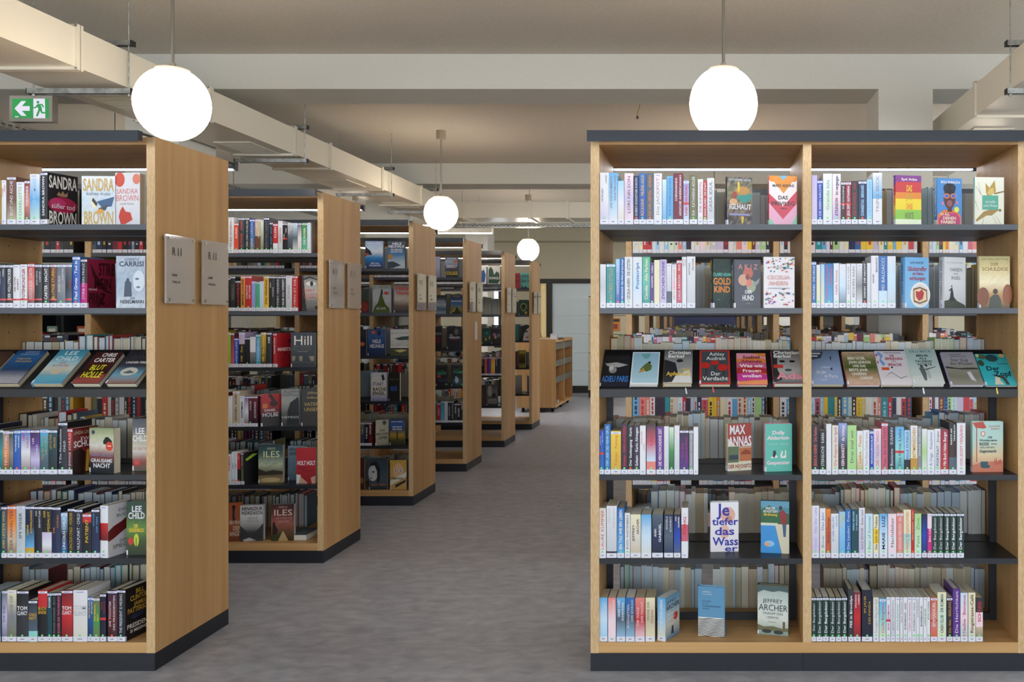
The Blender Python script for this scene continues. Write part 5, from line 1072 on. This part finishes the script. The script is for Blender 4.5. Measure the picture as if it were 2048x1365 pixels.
slanted('L0', W3, 2.845, 597, 770, .215, .03, dict(base=['26242a', '2c2a30', '3c3c48', '6a9cb0', '8a5a48'], spine='charcoal', shapes=[('e', .5, .66, .28, .12, 'c8c4b8'), ('p', '5a6a74', [.3, .7, .5, .62, .72, .7, .5, .72])], text=[('TOM', .44, .9, .04, .14, '4a484c', 1), ('CLANCY', .2, .9, .16, .27, '4a484c', 1), ('UNDER FIRE', .16, .86, .36, .42, 'e0dcd8')]), 'black and grey cover with bright disc')
# ribbon bookmarks hanging over the tray lip
for (org, x, c, nm) in ((P3, 765, 'b4b8bc', 'grey'), (P3, 970, 'b03a3c', 'red'), (Q3, 935, 'd8dadc', 'white'), (Q3, 1492, 'd8c44a', 'yellow')):
    X = (org[0]+x/3.79-VX)/S[0]; b = MB(); y = DS[0]-.0012; zt = Z[3]+.006
    pts = [(X-.004, zt), (X+.001, zt), (X+.006, zt-.022), (X+.004, zt-.028), (X-.001, zt-.022)]
    if nm == 'red': pts = [(a, b_+.006) for a, b_ in pts]
    b.face([(a, y, z) for a, z in pts], col(c)); b.face([(a, y+.0006, z) for a, z in pts[::-1]], col(c))
    tag(b.build('bookmark', M_PRINT), f'{nm} ribbon bookmark hanging over the tray lip', 'bookmark')
print('books', n_books)

# ------------------------------------------------------------------ every further book (far cases, rear rows): one object
ST = MB()
THR = ['black', 'charcoal', 'midnight', 'darkred', 'navy', 'white', 'slate', 'darkteal', 'red', 'grey', 'darkbrown', 'offwhite', 'olive', 'black', 'maroon', 'teal', 'gold']
NOV = ['white', 'offwhite', 'paleblue', 'palepink', 'lightblue', 'cream', 'white', 'red', 'teal', 'lilac', 'rose', 'blue', 'palegrey', 'yellow', 'orange', 'lightgreen', 'maroon', 'navy', 'white', 'sky', 'plum', 'salmon', 'palegreen']
FAR = ['charcoal', 'slate', 'white', 'red', 'lightblue', 'palegreen', 'tan', 'navy', 'offwhite', 'olive', 'yellow', 'grey', 'darkbrown', 'palepink']
PAP = ['b3ab97', 'a89f86', 'b9bcb8', 'a9b4ba', '9aa9b2', 'c4bca6', 'a79c80', 'b4bec4']
rb = random.Random(4)
def one(x, wd, y, dp, h, z, cv, pp, rear, detail, n):
    g = .0004
    x0, x1 = x+g, x+wd-g
    if rear:                                      # spine away from the camera, fore edge towards it
        if detail:
            t = .0022 if h > .2 else .0010
            i = .004 if h > .2 else .0008
            ST.box(x0, x0+t, y, y+dp, z, z+h, cv); ST.box(x1-t, x1, y, y+dp, z, z+h, cv); ST.box(x0+t, x1-t, y+dp-t, y+dp, z, z+h, cv)
            ST.box(x0+t, x1-t, y+i, y+dp-t, z+.0004, z+h-i, pp, bottom=0, back=0)
        else: ST.box(x0, x1, y, y+dp, z, z+h, cv, front=pp, top=pp, bottom=0)
        yl = y+dp+.0004; ST.face([(x1-.001, yl, z+.002), (x0+.001, yl, z+.002), (x0+.001, yl, z+.022), (x1-.001, yl, z+.022)], col('white'))
    else:
        ST.box(x0, x1, y, y+dp, z, z+h, cv, top=pp, back=pp, bottom=0)
        yl = y-.0004; ST.face([(x0+.001, yl, z+.002), (x1-.001, yl, z+.002), (x1-.001, yl, z+.022), (x0+.001, yl, z+.022)], col('dadbe6'))
        if n % 2: ST.face([(x0+.001, yl, z+h-.014), (x1-.001, yl, z+h-.014), (x1-.001, yl, z+h-.005), (x0+.001, yl, z+h-.005)], col('dadbe6'))
        k = rb.random(); c2 = col(rb.choice(['white', 'gold', 'red', 'lightblue', 'black', 'cream']) if k > .2 else cv)
        xm = (x0+x1)/2; q = wd*.18
        zz = z+.05
        while zz < z+h*.78:                        # rows of strokes that read as a printed title
            l = rb.uniform(.008, .03); ST.face([(xm-q, yl, zz), (xm+q, yl, zz), (xm+q, yl, zz+l), (xm-q, yl, zz+l)], c2); zz += l+rb.uniform(.002, .012)
def fill(a, c, y0, z, rear, pal, detail, hbase=None, stop=1.):
    x = a+.002; end = a+(c-a)*stop; n = 0; run = 0
    while x < end-.012:
        if run <= 0: run = rb.randint(3, 9); hb = rb.choice([.187, .19, .205, .215]) ; pb = rb.choice(PAP)
        run -= 1
        wd = min(rb.choice([.018, .022, .026, .030, .034, .04]), end-x); h = hb+rb.uniform(-.008, .008); dp = .118 if h < .2 else .138
        y = y0+.005+rb.uniform(0, .004) if not rear else y0+.543-dp-rb.uniform(0, .004)
        one(x, wd, y, dp, h, z+.0003, col(rb.choice(pal)), col(pb if rb.random() < .7 else rb.choice(PAP)), rear, detail, n)
        x += wd; n += 1
        if rb.random() < .012: x += rb.uniform(.02, .1)
def fill_case(xs, case, pal, place=None, empty_rows=(), slant=False, front_rows=None, first_bay=0, rear_gap={}):
    D = DS[case]
    for bi, (a, c) in enumerate(zip(xs, xs[1:])):
        a, c = a+PT+.002, c-.002
        for r in (1, 2, 3, 4, 5, 6):
            if r in empty_rows: continue
            detail = case <= 1
            s = rear_gap.get((bi, r), (0, 1))
            w0, w1 = a+(c-a)*s[0], a+(c-a)*s[1]
            fill(w0, w1, D, Z[r], True, pal, detail)
            # front side
            if slant and r == 3: continue
            oc = []
            for p in ([place] if isinstance(place, str) else (place or [])):
                oc += [q for q in OCC.get((p, r), []) if q[1] > a and q[0] < c]
            if oc:
                lo = min(q[0] for q in oc)
                if lo-a > .03 and place not in ('RA', 'RB') and place != ['RA', 'RB']: fill(a, lo-.012 if case >= 2 else lo-.002, D, Z[r], False, pal, False, stop=1 if case < 2 else .72)
            elif place != ['RA', 'RB'] and not (place == 'L4' and r == 2): fill(a, c, D, Z[r], False, pal, False, stop=rb.uniform(.7, 1))
L = [LX-1.808, LX-.904, LX]
fill_case(RX[:3], 0, NOV, ['RA', 'RB'], slant=True, rear_gap={(0, 6): (.05, 1), (1, 6): (.12, 1), (0, 1): (.1, 1), (0, 5): (.22, 1)})
fill_case(L, 0, THR, 'L0', slant=True, rear_gap={(1, 1): (.0, 1), (1, 5): (.06, 1)})
fill_case(LB[0][1], 1, THR, 'L1', rear_gap={(2, 6): (0, .72)})
fill_case(L, 2, THR, 'L2'); fill_case(L, 3, THR, 'L3', (6,)); fill_case(L, 4, FAR, 'L4', (6,)); fill_case(L, 5, FAR, 'L5', (6,))
fill_case(RX, 1, NOV); fill_case(RX, 2, NOV+FAR); fill_case(RX, 3, FAR+NOV); fill_case(RX, 4, FAR); fill_case(RX, 5, FAR)
o = ST.build('shelved_books', M_PRINT); tag(o, 'countless further library books in the rear rows and distant bookcases', 'books', kind='stuff')

# ------------------------------------------------------------------ ceiling: globes, ducts, trays, lamps
def pendant(x, y, z, label):
    r = .163; o = empty('pendant_lamp', (x, y, z), label, 'lamp', 'opal globe pendants')
    m = MB(); pr = [(r*math.sin(t*math.pi/20), -r*1.075*math.cos(t*math.pi/20)) for t in range(0, 18)]
    pr = [(max(a, .0005), b) for a, b in pr]; m.lathe(pr, n=40); m.build('globe', M_GLOBE, o, smooth=True)
    zt = pr[-1][1]; m = MB(); m.lathe([(pr[-1][0]+.001, zt-.004), (pr[-1][0]+.001, zt+.008), (.02, zt+.012), (.012, zt+.04), (.0005, zt+.042)], n=28); m.build('collar', M_CANOPY, o, smooth=False)
    m = MB(); m.cyl((0, 0, zt+.03), (0, 0, CEIL-z-.02), .0075, 10); m.build('rod', M_CHROME, o)
    m = MB(); m.lathe([(.0005, CEIL-z-.085), (.045, CEIL-z-.085), (.047, CEIL-z-.08), (.047, CEIL-z-.0005)], n=28); m.build('canopy', M_CANOPY, o)
for x, y, z, lb in ((-2.554, 4.07, 2.513, 'lit white globe pendant above the first aisle bookcase'), (.084, 4.07, 2.513, 'lit white globe pendant behind the wide bookcase top'),
                    (-2.637, 8.46, 2.531, 'lit white globe pendant halfway down the aisle with visible canopy'), (-2.69, 12.86, 2.522, 'small lit globe pendant farthest down the aisle'),
                    (.084, 8.46, 2.52, 'lit globe pendant hidden behind the wide bookcase, middle of the room'), (.084, 12.86, 2.52, 'lit globe pendant hidden behind the wide bookcase, rear of the room'),
                    (2.8, 8.46, 2.52, 'lit globe pendant over the bookcases at the window side'), (2.8, 12.86, 2.52, 'added globe pendant brightening the rear of the room, window side'), (-5.3, 12.86, 2.52, 'added globe pendant brightening the rear of the room, beyond the duct'), (-5.3, 8.46, 2.52, 'lit globe pendant beyond the duct, middle of the room'), (-5.3, 4.07, 2.52, 'lit globe pendant beyond the duct, outside the view'),  # both rear globes of this line are added to brighten that end
                    (2.8, 4.07, 2.52, 'lit globe pendant at the window side, outside the view'), (-2.6, -.3, 2.52, 'lit globe pendant behind the viewer, aisle side'), (.084, -.3, 2.52, 'lit globe pendant behind the viewer, window side')):
    pendant(x, y, z, lb)
ZD0, ZD1 = 2.764, 2.964
def duct(x0, x1, y0, y1, joints, vents, label, side):
    o = empty('air_duct', ((x0+x1)/2, (y0+y1)/2, ZD0), label, 'duct'); cx, cy = o.location.x, o.location.y
    def P(n, mb, m, par=None):
        q = mb.build(n, m, par or o)
        if par is None: q.location = (-cx, -cy, -ZD0)
        return q
    js = [y0]+list(joints)+[y1]
    for a, b_ in zip(js, js[1:]):
        m = MB(); m.box(x0, x1, a+.001, b_-.001, ZD0, ZD1); P('duct_section', m, M_DUCT)
    for j in joints:
        m = MB()
        for dy in (-.020, .004):
            m.box(x0-.014, x1+.014, j+dy, j+dy+.016, ZD1, ZD1+.016); m.box(x0-.014, x1+.014, j+dy, j+dy+.016, ZD0-.016, ZD0)
            m.box(x0-.014, x0, j+dy, j+dy+.016, ZD0, ZD1); m.box(x1, x1+.014, j+dy, j+dy+.016, ZD0, ZD1)
        f = P('flange', m, M_DUCT); m = MB()
        for xx in (x0-.006, x1+.006):
            for zz in (ZD0-.008, ZD1+.008): m.cyl((xx, j-.026, zz), (xx, j+.026, zz), .006, 8)
        P('corner_bolt', m, M_GALV, f)
    for a in vents:
        m = MB(); xa, xb = x0+.10, x1-.10; b_ = a+.45; t = .014
        for q in ((xa, xb, a, a+t), (xa, xb, b_-t, b_), (xa, xa+t, a+t, b_-t), (xb-t, xb, a+t, b_-t)): m.box(q[0], q[1], q[2], q[3], ZD0-.006, ZD0-.0005)
        f = P('vent_frame', m, M_DUCT)
        m = MB(); m.box(xa+t, xb-t, a+t, b_-t, ZD0-.002, ZD0-.0008); P('vent_backing', m, M_BLACK, f)
        for k in range(14):
            m = MB(); yy = a+t+.012+k*.029; m.box(xa+t, xb-t, yy, yy+.012, ZD0-.006, ZD0-.0025); P('slat', m, M_DUCT, f)
duct(-3.667, -3.2, -3.0, 10.8, (-1.5, -.35, .8, 1.95, 3.15, 4.33, 5.48, 6.61, 7.23, 8.39, 9.54), (1.9, 3.35, 4.77, 6.15, 7.8, 9.35), 'long white rectangular ventilation duct running above the aisle bookcases', 1)
duct(1.70, 2.17, -3.0, 10.8, (-.4, .75, 1.9, 3.05, 4.2, 5.36, 6.5, 7.65, 8.8, 9.95), (3.6, 5.7, 7.8), 'white rectangular ventilation duct above the right end of the wide bookcase', -1)
# cross duct
o = empty('air_duct', (-.6, 11.05, ZD0), 'white cross duct joining the two long ducts at the rear', 'duct')
xs_ = [-3.67, -3.07, -2.24, -1.76, -.6, .55, 1.70, 2.17]
for a, b_ in zip(xs_, xs_[1:]):
    m = MB(); m.box(a+.001, b_-.001, 10.802, 11.27, ZD0, ZD1); q = m.build('duct_section', M_DUCT, o); q.location = (.6, -11.05, -ZD0)
for j in xs_[1:-2]:
    m = MB(); m.box(j-.018, j+.018, 10.786, 10.8015, ZD0-.016, ZD1+.016); m.box(j-.018, j+.018, 10.8, 11.28, ZD0-.016, ZD0-.0005); q = m.build('flange', M_DUCT, o); q.location = (.6, -11.05, -ZD0)
# duct hangers: channel above and below with two threaded rods
def hanger(x0, x1, y, label, lower=True):
    o = empty('duct_hanger', ((x0+x1)/2, y, ZD0), label, 'hanger', 'channel hangers carrying the ducts')
    def P(n, mb, m):
        q = mb.build(n, m, o); q.location = (-(x0+x1)/2, -y, -ZD0)
    for zz in (ZD0-.046, ZD1+.018):
        m = MB(); a, b_ = x0-.05, x1+.05
        m.box(a, b_, y-.020, y-.017, zz, zz+.028); m.box(a, b_, y+.017, y+.020, zz, zz+.028); m.box(a, b_, y-.017, y+.017, zz+.025, zz+.028)
        P('channel_rail', m, M_GALV)
        for e in (a-.004, b_):
            m = MB(); m.box(e, e+.004, y-.021, y+.021, zz-.001, zz+.029); P('end_cap', m, M_RUBBER)
    for xx in (x0-.028, x1+.028):
        m = MB(); m.cyl((xx, y, ZD0-.06), (xx, y, CEIL-.001), .0042, 8); m.cyl((xx, y, ZD0-.056), (xx, y, ZD0-.047), .009, 6); m.cyl((xx, y, ZD1+.047), (xx, y, ZD1+.055), .009, 6); P('threaded_rod', m, M_GALV)
for i, y in enumerate((2.72, 4.67, 6.72, 8.57, 9.98)): hanger(-3.667, -3.2, y, f"galvanised channel hanger, {ORD[i]} along the aisle duct")
for i, y in enumerate((2.72, 4.67, 6.72, 8.57)): hanger(1.70, 2.17, y, f"galvanised channel hanger, {ORD[i]} along the window-side duct")
# perforated cable trays
def cable_tray(p0, p1, wd, z, label, axis):
    o = empty('cable_tray', ((p0[0]+p1[0])/2, (p0[1]+p1[1])/2, z), label, 'cable tray'); c = o.location
    m = MB(); L_ = p1[0]-p0[0] if axis == 'x' else p1[1]-p0[1]
    def bx(mb, a0, a1, b0, b1, z0, z1, cc='b0b2b0'):
        if axis == 'x': mb.box(p0[0]+a0, p0[0]+a1, p0[1]+b0, p0[1]+b1, z0, z1, cc)
        else: mb.box(p0[0]+b0, p0[0]+b1, p0[1]+a0, p0[1]+a1, z0, z1, cc)
    bx(m, 0, L_, 0, wd, z, z+.0015)
    for s in (0, wd-.0015): bx(m, 0, L_, s, s+.0015, z+.0015, z+.045)
    q = m.build('tray', M_GALV, o); q.location = -c
    h = MB(); n = int(L_/.06)
    for i in range(n):
        a = i*.06+.012
        bx(h, a, a+.034, -.0006, -.0002, z+.014, z+.022, '1a1a18'); bx(h, a+.03, a+.064, -.0006, -.0002, z+.03, z+.036, '1a1a18')
        if axis == 'y': bx(h, a, a+.034, wd+.0002, wd+.0006, z+.018, z+.026, '1a1a18')
        for b0 in (.03, .08): bx(h, a, a+.03, b0, b0+.008, z-.0006, z-.0002, '1a1a18')
    q = h.build('slot', M_PRINT, o); q.location = -c; q['kind'] = 'stuff'
    m = MB(); cb = random.Random(3)
    for k in range(4):
        s = .025+k*.03; rr = .006
        a, b_ = ((p0[0], p0[1]+s, z+.012), (p1[0], p0[1]+s, z+.012)) if axis == 'x' else ((p0[0]+s, p0[1], z+.012), (p0[0]+s, p1[1], z+.012))
        m.cyl(a, b_, rr, 6, ['2a2a2c', 'c8c4bc', '8a8c90', '2a2a2c'][k])
    q = m.build('cable', M_PRINT, o); q.location = -c
    n = max(2, int(L_/1.6))
    for i in range(n+1):
        a = .1+(L_-.2)*i/n; m = MB()
        if axis == 'x': m.cyl((p0[0]+a, p0[1]+wd/2, z-.02), (p0[0]+a, p0[1]+wd/2, CEIL-.001), .004, 6)
        else: m.cyl((p0[0]+wd/2, p0[1]+a, z-.02), (p0[0]+wd/2, p0[1]+a, CEIL-.001), .004, 6)
        q = m.build('hanging_rod', M_GALV, o); q.location = -c
cable_tray((-3.45, 11.6), (-1.40, 11.6), .15, 2.735, 'perforated steel cable tray crossing the room before the rear wall', 'x')
cable_tray((-5.02, 5.2), (-5.02, 12.5), .2, 2.80, 'perforated steel cable tray running lengthwise below the exit sign', 'y')
# linear lamps at the rear; the last four are added to brighten it
for i, (x0, x1, y, z) in enumerate(((-4.6, -3.27, 13.0, 2.79), (-4.4, -3.52, 12.2, 2.82), (-.6, 1.6, 13.3, 2.8), (2.6, 4.8, 13.3, 2.8), (-7.6, -5.6, 13.3, 2.8), (-.6, 1.6, 15.6, 2.8))):
    o = empty('linear_lamp', ((x0+x1)/2, y, z), ['long white linear pendant lamp, lower one near the rear wall', 'long white linear pendant lamp, upper one near the rear wall', 'added linear lamp brightening the rear, hidden behind the wide bookcase, centre', 'added linear lamp brightening the rear, hidden behind the wide bookcase, window side', 'added linear lamp brightening the rear corner past the duct', 'added linear lamp brightening the rear wall, hidden behind the wide bookcase'][i], 'lamp')
    c = o.location
    for n_, mm, bxs in (('housing', M_DUCT, [(x0, x1, y-.05, y+.05, z, z+.07)]), ('diffuser', M_LINEAR, [(x0+.01, x1-.01, y-.04, y+.04, z-.006, z-.0005)])):
        m = MB()
        for q in bxs: m.box(*q)
        q = m.build(n_, mm, o); q.location = -c
    for xx in (x0+.2, x1-.2):
        m = MB(); m.cyl((xx, y, z+.07), (xx, y, CEIL-.001), .002, 6); q = m.build('wire', M_GALV, o); q.location = -c
# loose lamp cable with connector
m = MB(); X, Y = -.585, 7.4; pts = [(X+.01, Y, CEIL-.0005), (X+.006, Y, CEIL-.03), (X-.012, Y, CEIL-.075), (X-.012, Y, CEIL-.105)]
for a, b_ in zip(pts, pts[1:]): m.cyl(a, b_, .003, 8, 'b08a34')
m.cyl(pts[-1], (X-.012, Y, CEIL-.13), .011, 10, '5a5a5c')
tag(m.build('lamp_cable', M_PRINT), 'short yellow cable with grey connector dangling from the ceiling', 'cable')

# exit sign hanging under the first beam
sx0, sx1, sy, sz0, sz1 = -4.962, -4.657, 6.055, 2.888, 3.073
o = empty('exit_sign', ((sx0+sx1)/2, sy, sz0), 'green emergency exit sign with white arrow and running figure', 'sign'); c = o.location.copy()
def EP(n, mb, m, par=None):
    q = mb.build(n, m, par or o)
    if par is None: q.location = -c
    return q
m = MB(); m.box(sx0, sx1, sy, sy+.055, sz0, sz1); EP('housing', m, mat('sign_housing', 'bdb9b0', rough=.5))
m = MB(); m.cyl(((sx0+sx1)/2, sy+.03, sz1), ((sx0+sx1)/2, sy+.03, BZ-.0005), .012, 12); EP('mount', m, M_CANOPY)
m = MB(); fx0, fx1, fz0, fz1 = sx0+.020, sx1-.022, sz0+.024, sz1-.022
W_, H_ = fx1-fx0, fz1-fz0
PP = lambda u, v, k=1: (fx0+u*W_, sy-.0006-k*.0004, fz1-v*H_)
m.face([PP(0, 1, 0), PP(1, 1, 0), PP(1, 0, 0), PP(0, 0, 0)], col('2f8f4c'))
m.face([PP(*q) for q in ((.575, 1), (.90, 1), (.885, .0), (.575, .0))], col('d6d4e4'))
wt = col('d6d4e4'); gr = col('2f8f4c')
m.face([PP(*q) for q in ((.065, .5), (.25, .12), (.38, .12), (.265, .38), (.475, .38), (.475, .62), (.265, .62), (.39, .88), (.25, .88))][::-1], wt)
m.face([PP(.70+.037*math.cos(a*math.pi/8), .18+.075*math.sin(a*math.pi/8), 2) for a in range(16)][::-1], gr)
for poly in (((.69, .27), (.82, .27), (.87, .42), (.845, .46), (.79, .33), (.775, .33), (.81, .50), (.80, .55), (.72, .55), (.69, .42), (.635, .49), (.575, .49), (.575, .43), (.62, .43)),
             ((.72, .52), (.78, .52), (.70, .90), (.64, .90)), ((.735, .50), (.80, .50), (.82, .68), (.93, .68), (.95, .76), (.79, .76))):
    m.face([PP(u, v, 2) for u, v in poly][::-1], gr)
m.face([PP(*q) for q in ((.075, .95), (.17, .95), (.18, .90), (.08, .90))], wt)
EP('pictogram', m, mat('backlit_pictogram', attr=True, rough=.4))
M_SG = bpy.data.materials['backlit_pictogram']; n_ = M_SG.node_tree.nodes; M_SG.node_tree.links.new([q for q in n_ if q.type == 'ATTRIBUTE'][0].outputs['Color'], n_['Principled BSDF'].inputs['Emission Color']); n_['Principled BSDF'].inputs['Emission Strength'].default_value = .45

# ------------------------------------------------------------------ rear of the room: book trolley, slat wall, boards
tx0, tx1, ty0, ty1 = -2.98, -2.37, 13.38, 15.08
o = empty('book_trolley', ((tx0+tx1)/2, (ty0+ty1)/2, 0), 'wheeled oak book trolley with grey slat fronts at the aisle end', 'trolley'); c = o.location.copy()
def TP(n, mb, m, par=None):
    q = mb.build(n, m, par or o)
    if par is None: q.location = -c
    return q
ym = (ty0+ty1)/2
for y, n_ in ((ty0, 'end_panel'), (ym-.012, 'divider'), (ty1-.03, 'end_panel')):
    m = MB(); m.box(tx0, tx1, y, y+.03, .075, 1.15); TP(n_, m, M_WOODV)
m = MB(); m.box(tx0, tx0+.02, ty0+.03, ty1-.03, .11, 1.10); TP('back_panel', m, M_WOODV)
m = MB(); m.box(tx0, tx1, ty0+.03, ty1-.03, .075, .11); TP('base_board', m, M_WOODH)
m = MB(); m.box(tx0, tx1-.02, ty0+.03, ty1-.03, 1.10, 1.13); TP('top_board', m, M_WOODH)
for a, b_ in ((ty0+.03, ym-.012), (ym+.018, ty1-.03)):
    for z in (.99, .72, .455):
        m = MB(); m.box(tx1-.012, tx1-.002, a, b_, z, z+.10); TP('slat_front', m, mat('grey_slat', '5c5c54', rough=.6) if 'grey_slat' not in bpy.data.materials else bpy.data.materials['grey_slat'])
        m = MB(); m.box(tx0+.02, tx1-.012, a, b_, z, z+.012); TP('shelf', m, M_WOODH)
for x in (tx0+.07, tx1-.07):
    for y in (ty0+.14, ym, ty1-.12):
        m = MB(); m.box(x-.02, x+.02, y-.02, y+.02, .062, .075); q = TP('castor', m, M_BLACK)
        m = MB(); m.cyl((x-.018, y+.012, .034), (x+.018, y+.012, .034), .034, 18); TP('wheel', m, M_RUBBER, q)
for i, (x, y, a, h, cc, lb) in enumerate(((-2.50, 13.6, .15, .012, 'c8c4bc', 'white leaflet stack lying at the near end of the trolley top'), (-2.72, 13.55, -.1, .016, 'd6d2c8', 'pale leaflet stack on the trolley beside the white one'), (-2.5, 14.3, .05, .014, '6a6c74', 'grey magazine lying mid trolley top'))):
    m = MB()
    for k in range(4): m.box(-.1+.004*k, .1+.003*k, -.14, .14, k*h/4, (k+1)*h/4-.0005, cc)
    q = m.build('leaflet_stack', M_PRINT); q.location = (x, y, 1.1305 if False else 1.1505); q.rotation_euler = (0, 0, a); q.location.z = 1.1505; tag(q, lb, 'leaflets')
m = MB(); m.lathe([(.0005, 0), (.03, 0), (.034, .02), (.026, .07), (.012, .1), (.012, .13), (.0005, .132)], n=16, c='8a6a34'); q = m.build('figurine', M_PRINT); q.location = (-2.70, 13.85, 1.1308); tag(q, 'small brown figurine standing on the trolley top', 'figurine')
b = MB(); b.box(-.06, .06, -.02, .02, 0, .10, '9a9ca0', front='b8bcc4'); b.box(-.05, .05, -.05, -.02, 0, .06, 'c8ccd4'); q = b.build('brochure_holder', M_PRINT); q.location = (-2.50, 14.0, 1.1308); tag(q, 'small grey brochure holder on the trolley top', 'holder')
for i, (y, n_) in enumerate(((13.75, 3),)):
    for k in range(n_):
        q = MB(); q.box(0, .16, 0, .03, 0, .05+.01*(k % 2), ['c8c0ac', '8c8c90', 'd0ccc4', '5a4c40'][k]); q = q.build('book', M_PRINT); q.location = (-2.56, y+k*.036, .1105); tag(q, f"{['pale','grey','white','brown'][k]} small book on the trolley's base, {['near','far'][i]} bay", 'book', "books on the trolley's base")
# slat wall with magazines
o = empty('slat_wall', (-1.5, 15.9, 0), 'cream slat wall panel with black grooves by the glazed door', 'display wall'); c = o.location.copy()
for k in range(5):
    m = MB(); m.box(-2.205, -1.0, 15.9, 15.93, .14+k*.35, .14+k*.35+.34); q = m.build('board', M_BACKWALL, o); q.location = -c
m = MB(); m.box(-2.2, -1.0, 15.931, 15.95, .0, 1.9); q = m.build('backing', M_BLACK, o); q.location = -c
rg = random.Random(8)
for i in range(3):
    for j in range(3):
        cc = [['d0b43c', 'b83a3c', 'e0c84a'], ['e0d8c0', 'c8b02c', '3c6a8c'], ['7a8c3c', 'd8842c', 'b04a6a']][j][i]
        m = MB(); m.box(-.085, .085, -.008, 0, 0, .24, cc); m.box(-.075, .075, -.0086, -.008, .17, .22, ['f0ecdc', '2a2a2c', 'f0ecdc'][i]); m.lathe([(.0005, 0), (.05, 0)], 0, 0, 8)
        m.v = m.v[:16]; m.f = m.f[:12]; m.c = m.c[:12]
        m.box(-.04, .04, -.0087, -.008, .04, .13, ['8a3a2c', 'e8b83c', '2c5a4c'][(i+j) % 3])
        q = m.build('magazine', M_PRINT); q.location = (-2.03+i*.34, 15.898, .55+j*.35); tag(q, f"{['yellow','red','golden','cream','mustard','blue','olive','orange','rose'][j*3+i]} magazine displayed on the slat wall", 'magazine', 'magazines on the slat wall')
# black cubby unit by the far side wall, seen through the first aisle bookcase
ux0, ux1, uy, uz = -8.1, -5.9, 10.2, 1.62
o = empty('cubby_unit', ((ux0+ux1)/2, uy+.2, 0), 'black cubby shelf with face-out paperbacks seen through the first aisle bookcase', 'shelf'); c = o.location.copy()
for k in range(7):
    m = MB(); xx = ux0+k*(ux1-ux0-.03)/6; m.box(xx, xx+.03, uy, uy+.35, 0, uz); q = m.build('upright', M_BLACK, o); q.location = -c
for z in (.05, .42, .80, 1.18, uz-.03):
    m = MB(); m.box(ux0+.03, ux1-.03, uy+.002, uy+.34, z, z+.02); q = m.build('shelf', M_BLACK, o); q.location = -c
m = MB(); m.box(ux0, ux1, uy+.35, uy+.36, 0, uz); q = m.build('back_panel', M_BLACK, o); q.location = -c
for k in range(6):
    a = ux0+.03+k*(ux1-ux0-.03)/6
    for z, nm in ((1.20, 'upper'), (.82, 'middle')):
        m = MB(); m.box(0, .12, -.02, 0, 0, .19, [ '8fae9c', 'c05a3c', 'd0c8b0', '3c6a8c', 'c8a04a', 'a83c4c'][(k+(z < 1)*2) % 6]); m.box(.02, .1, -.0206, -.02, .12, .16, 'f0ecdc'); m.box(.03, .09, -.0206, -.02, .03, .1, '3a3034')
        q = m.build('paperback', M_PRINT); q.location = (a+.10, uy+.1, z+.0005); tag(q, f"{['green','orange','cream','blue','ochre','rose'][(k+(z < 1)*2) % 6]} paperback face-out in the {nm} row of black cubbies", 'book', 'paperbacks in the black cubbies')
# navy and white room dividers far behind the wide bookcase
for x0, x1, y, cc, nm, lb in ((-.75, .95, 14.0, '1c2340', 'partition_screen', 'navy fabric partition screen seen through the wide bookcase'), (2.3, 3.1, 13.2, 'b8bcc0', 'partition_screen', 'light grey partition screen seen through the second bay')):
    o = empty(nm, ((x0+x1)/2, y, 0), lb, 'screen'); m = MB(); m.box(x0, x1, y, y+.04, .15, 1.75, cc); q = m.build('panel', M_PAGE, o); q.location = -o.location
    for xx in (x0+.1, x1-.1): m = MB(); m.box(xx-.02, xx+.02, y-.2, y+.24, 0, .03); m.box(xx-.015, xx+.015, y+.005, y+.035, .03, .15); q = m.build('foot', M_GALV, o); q.location = -o.location
for m in bpy.data.materials: m.diffuse_color = (.8, .8, .8, 1)
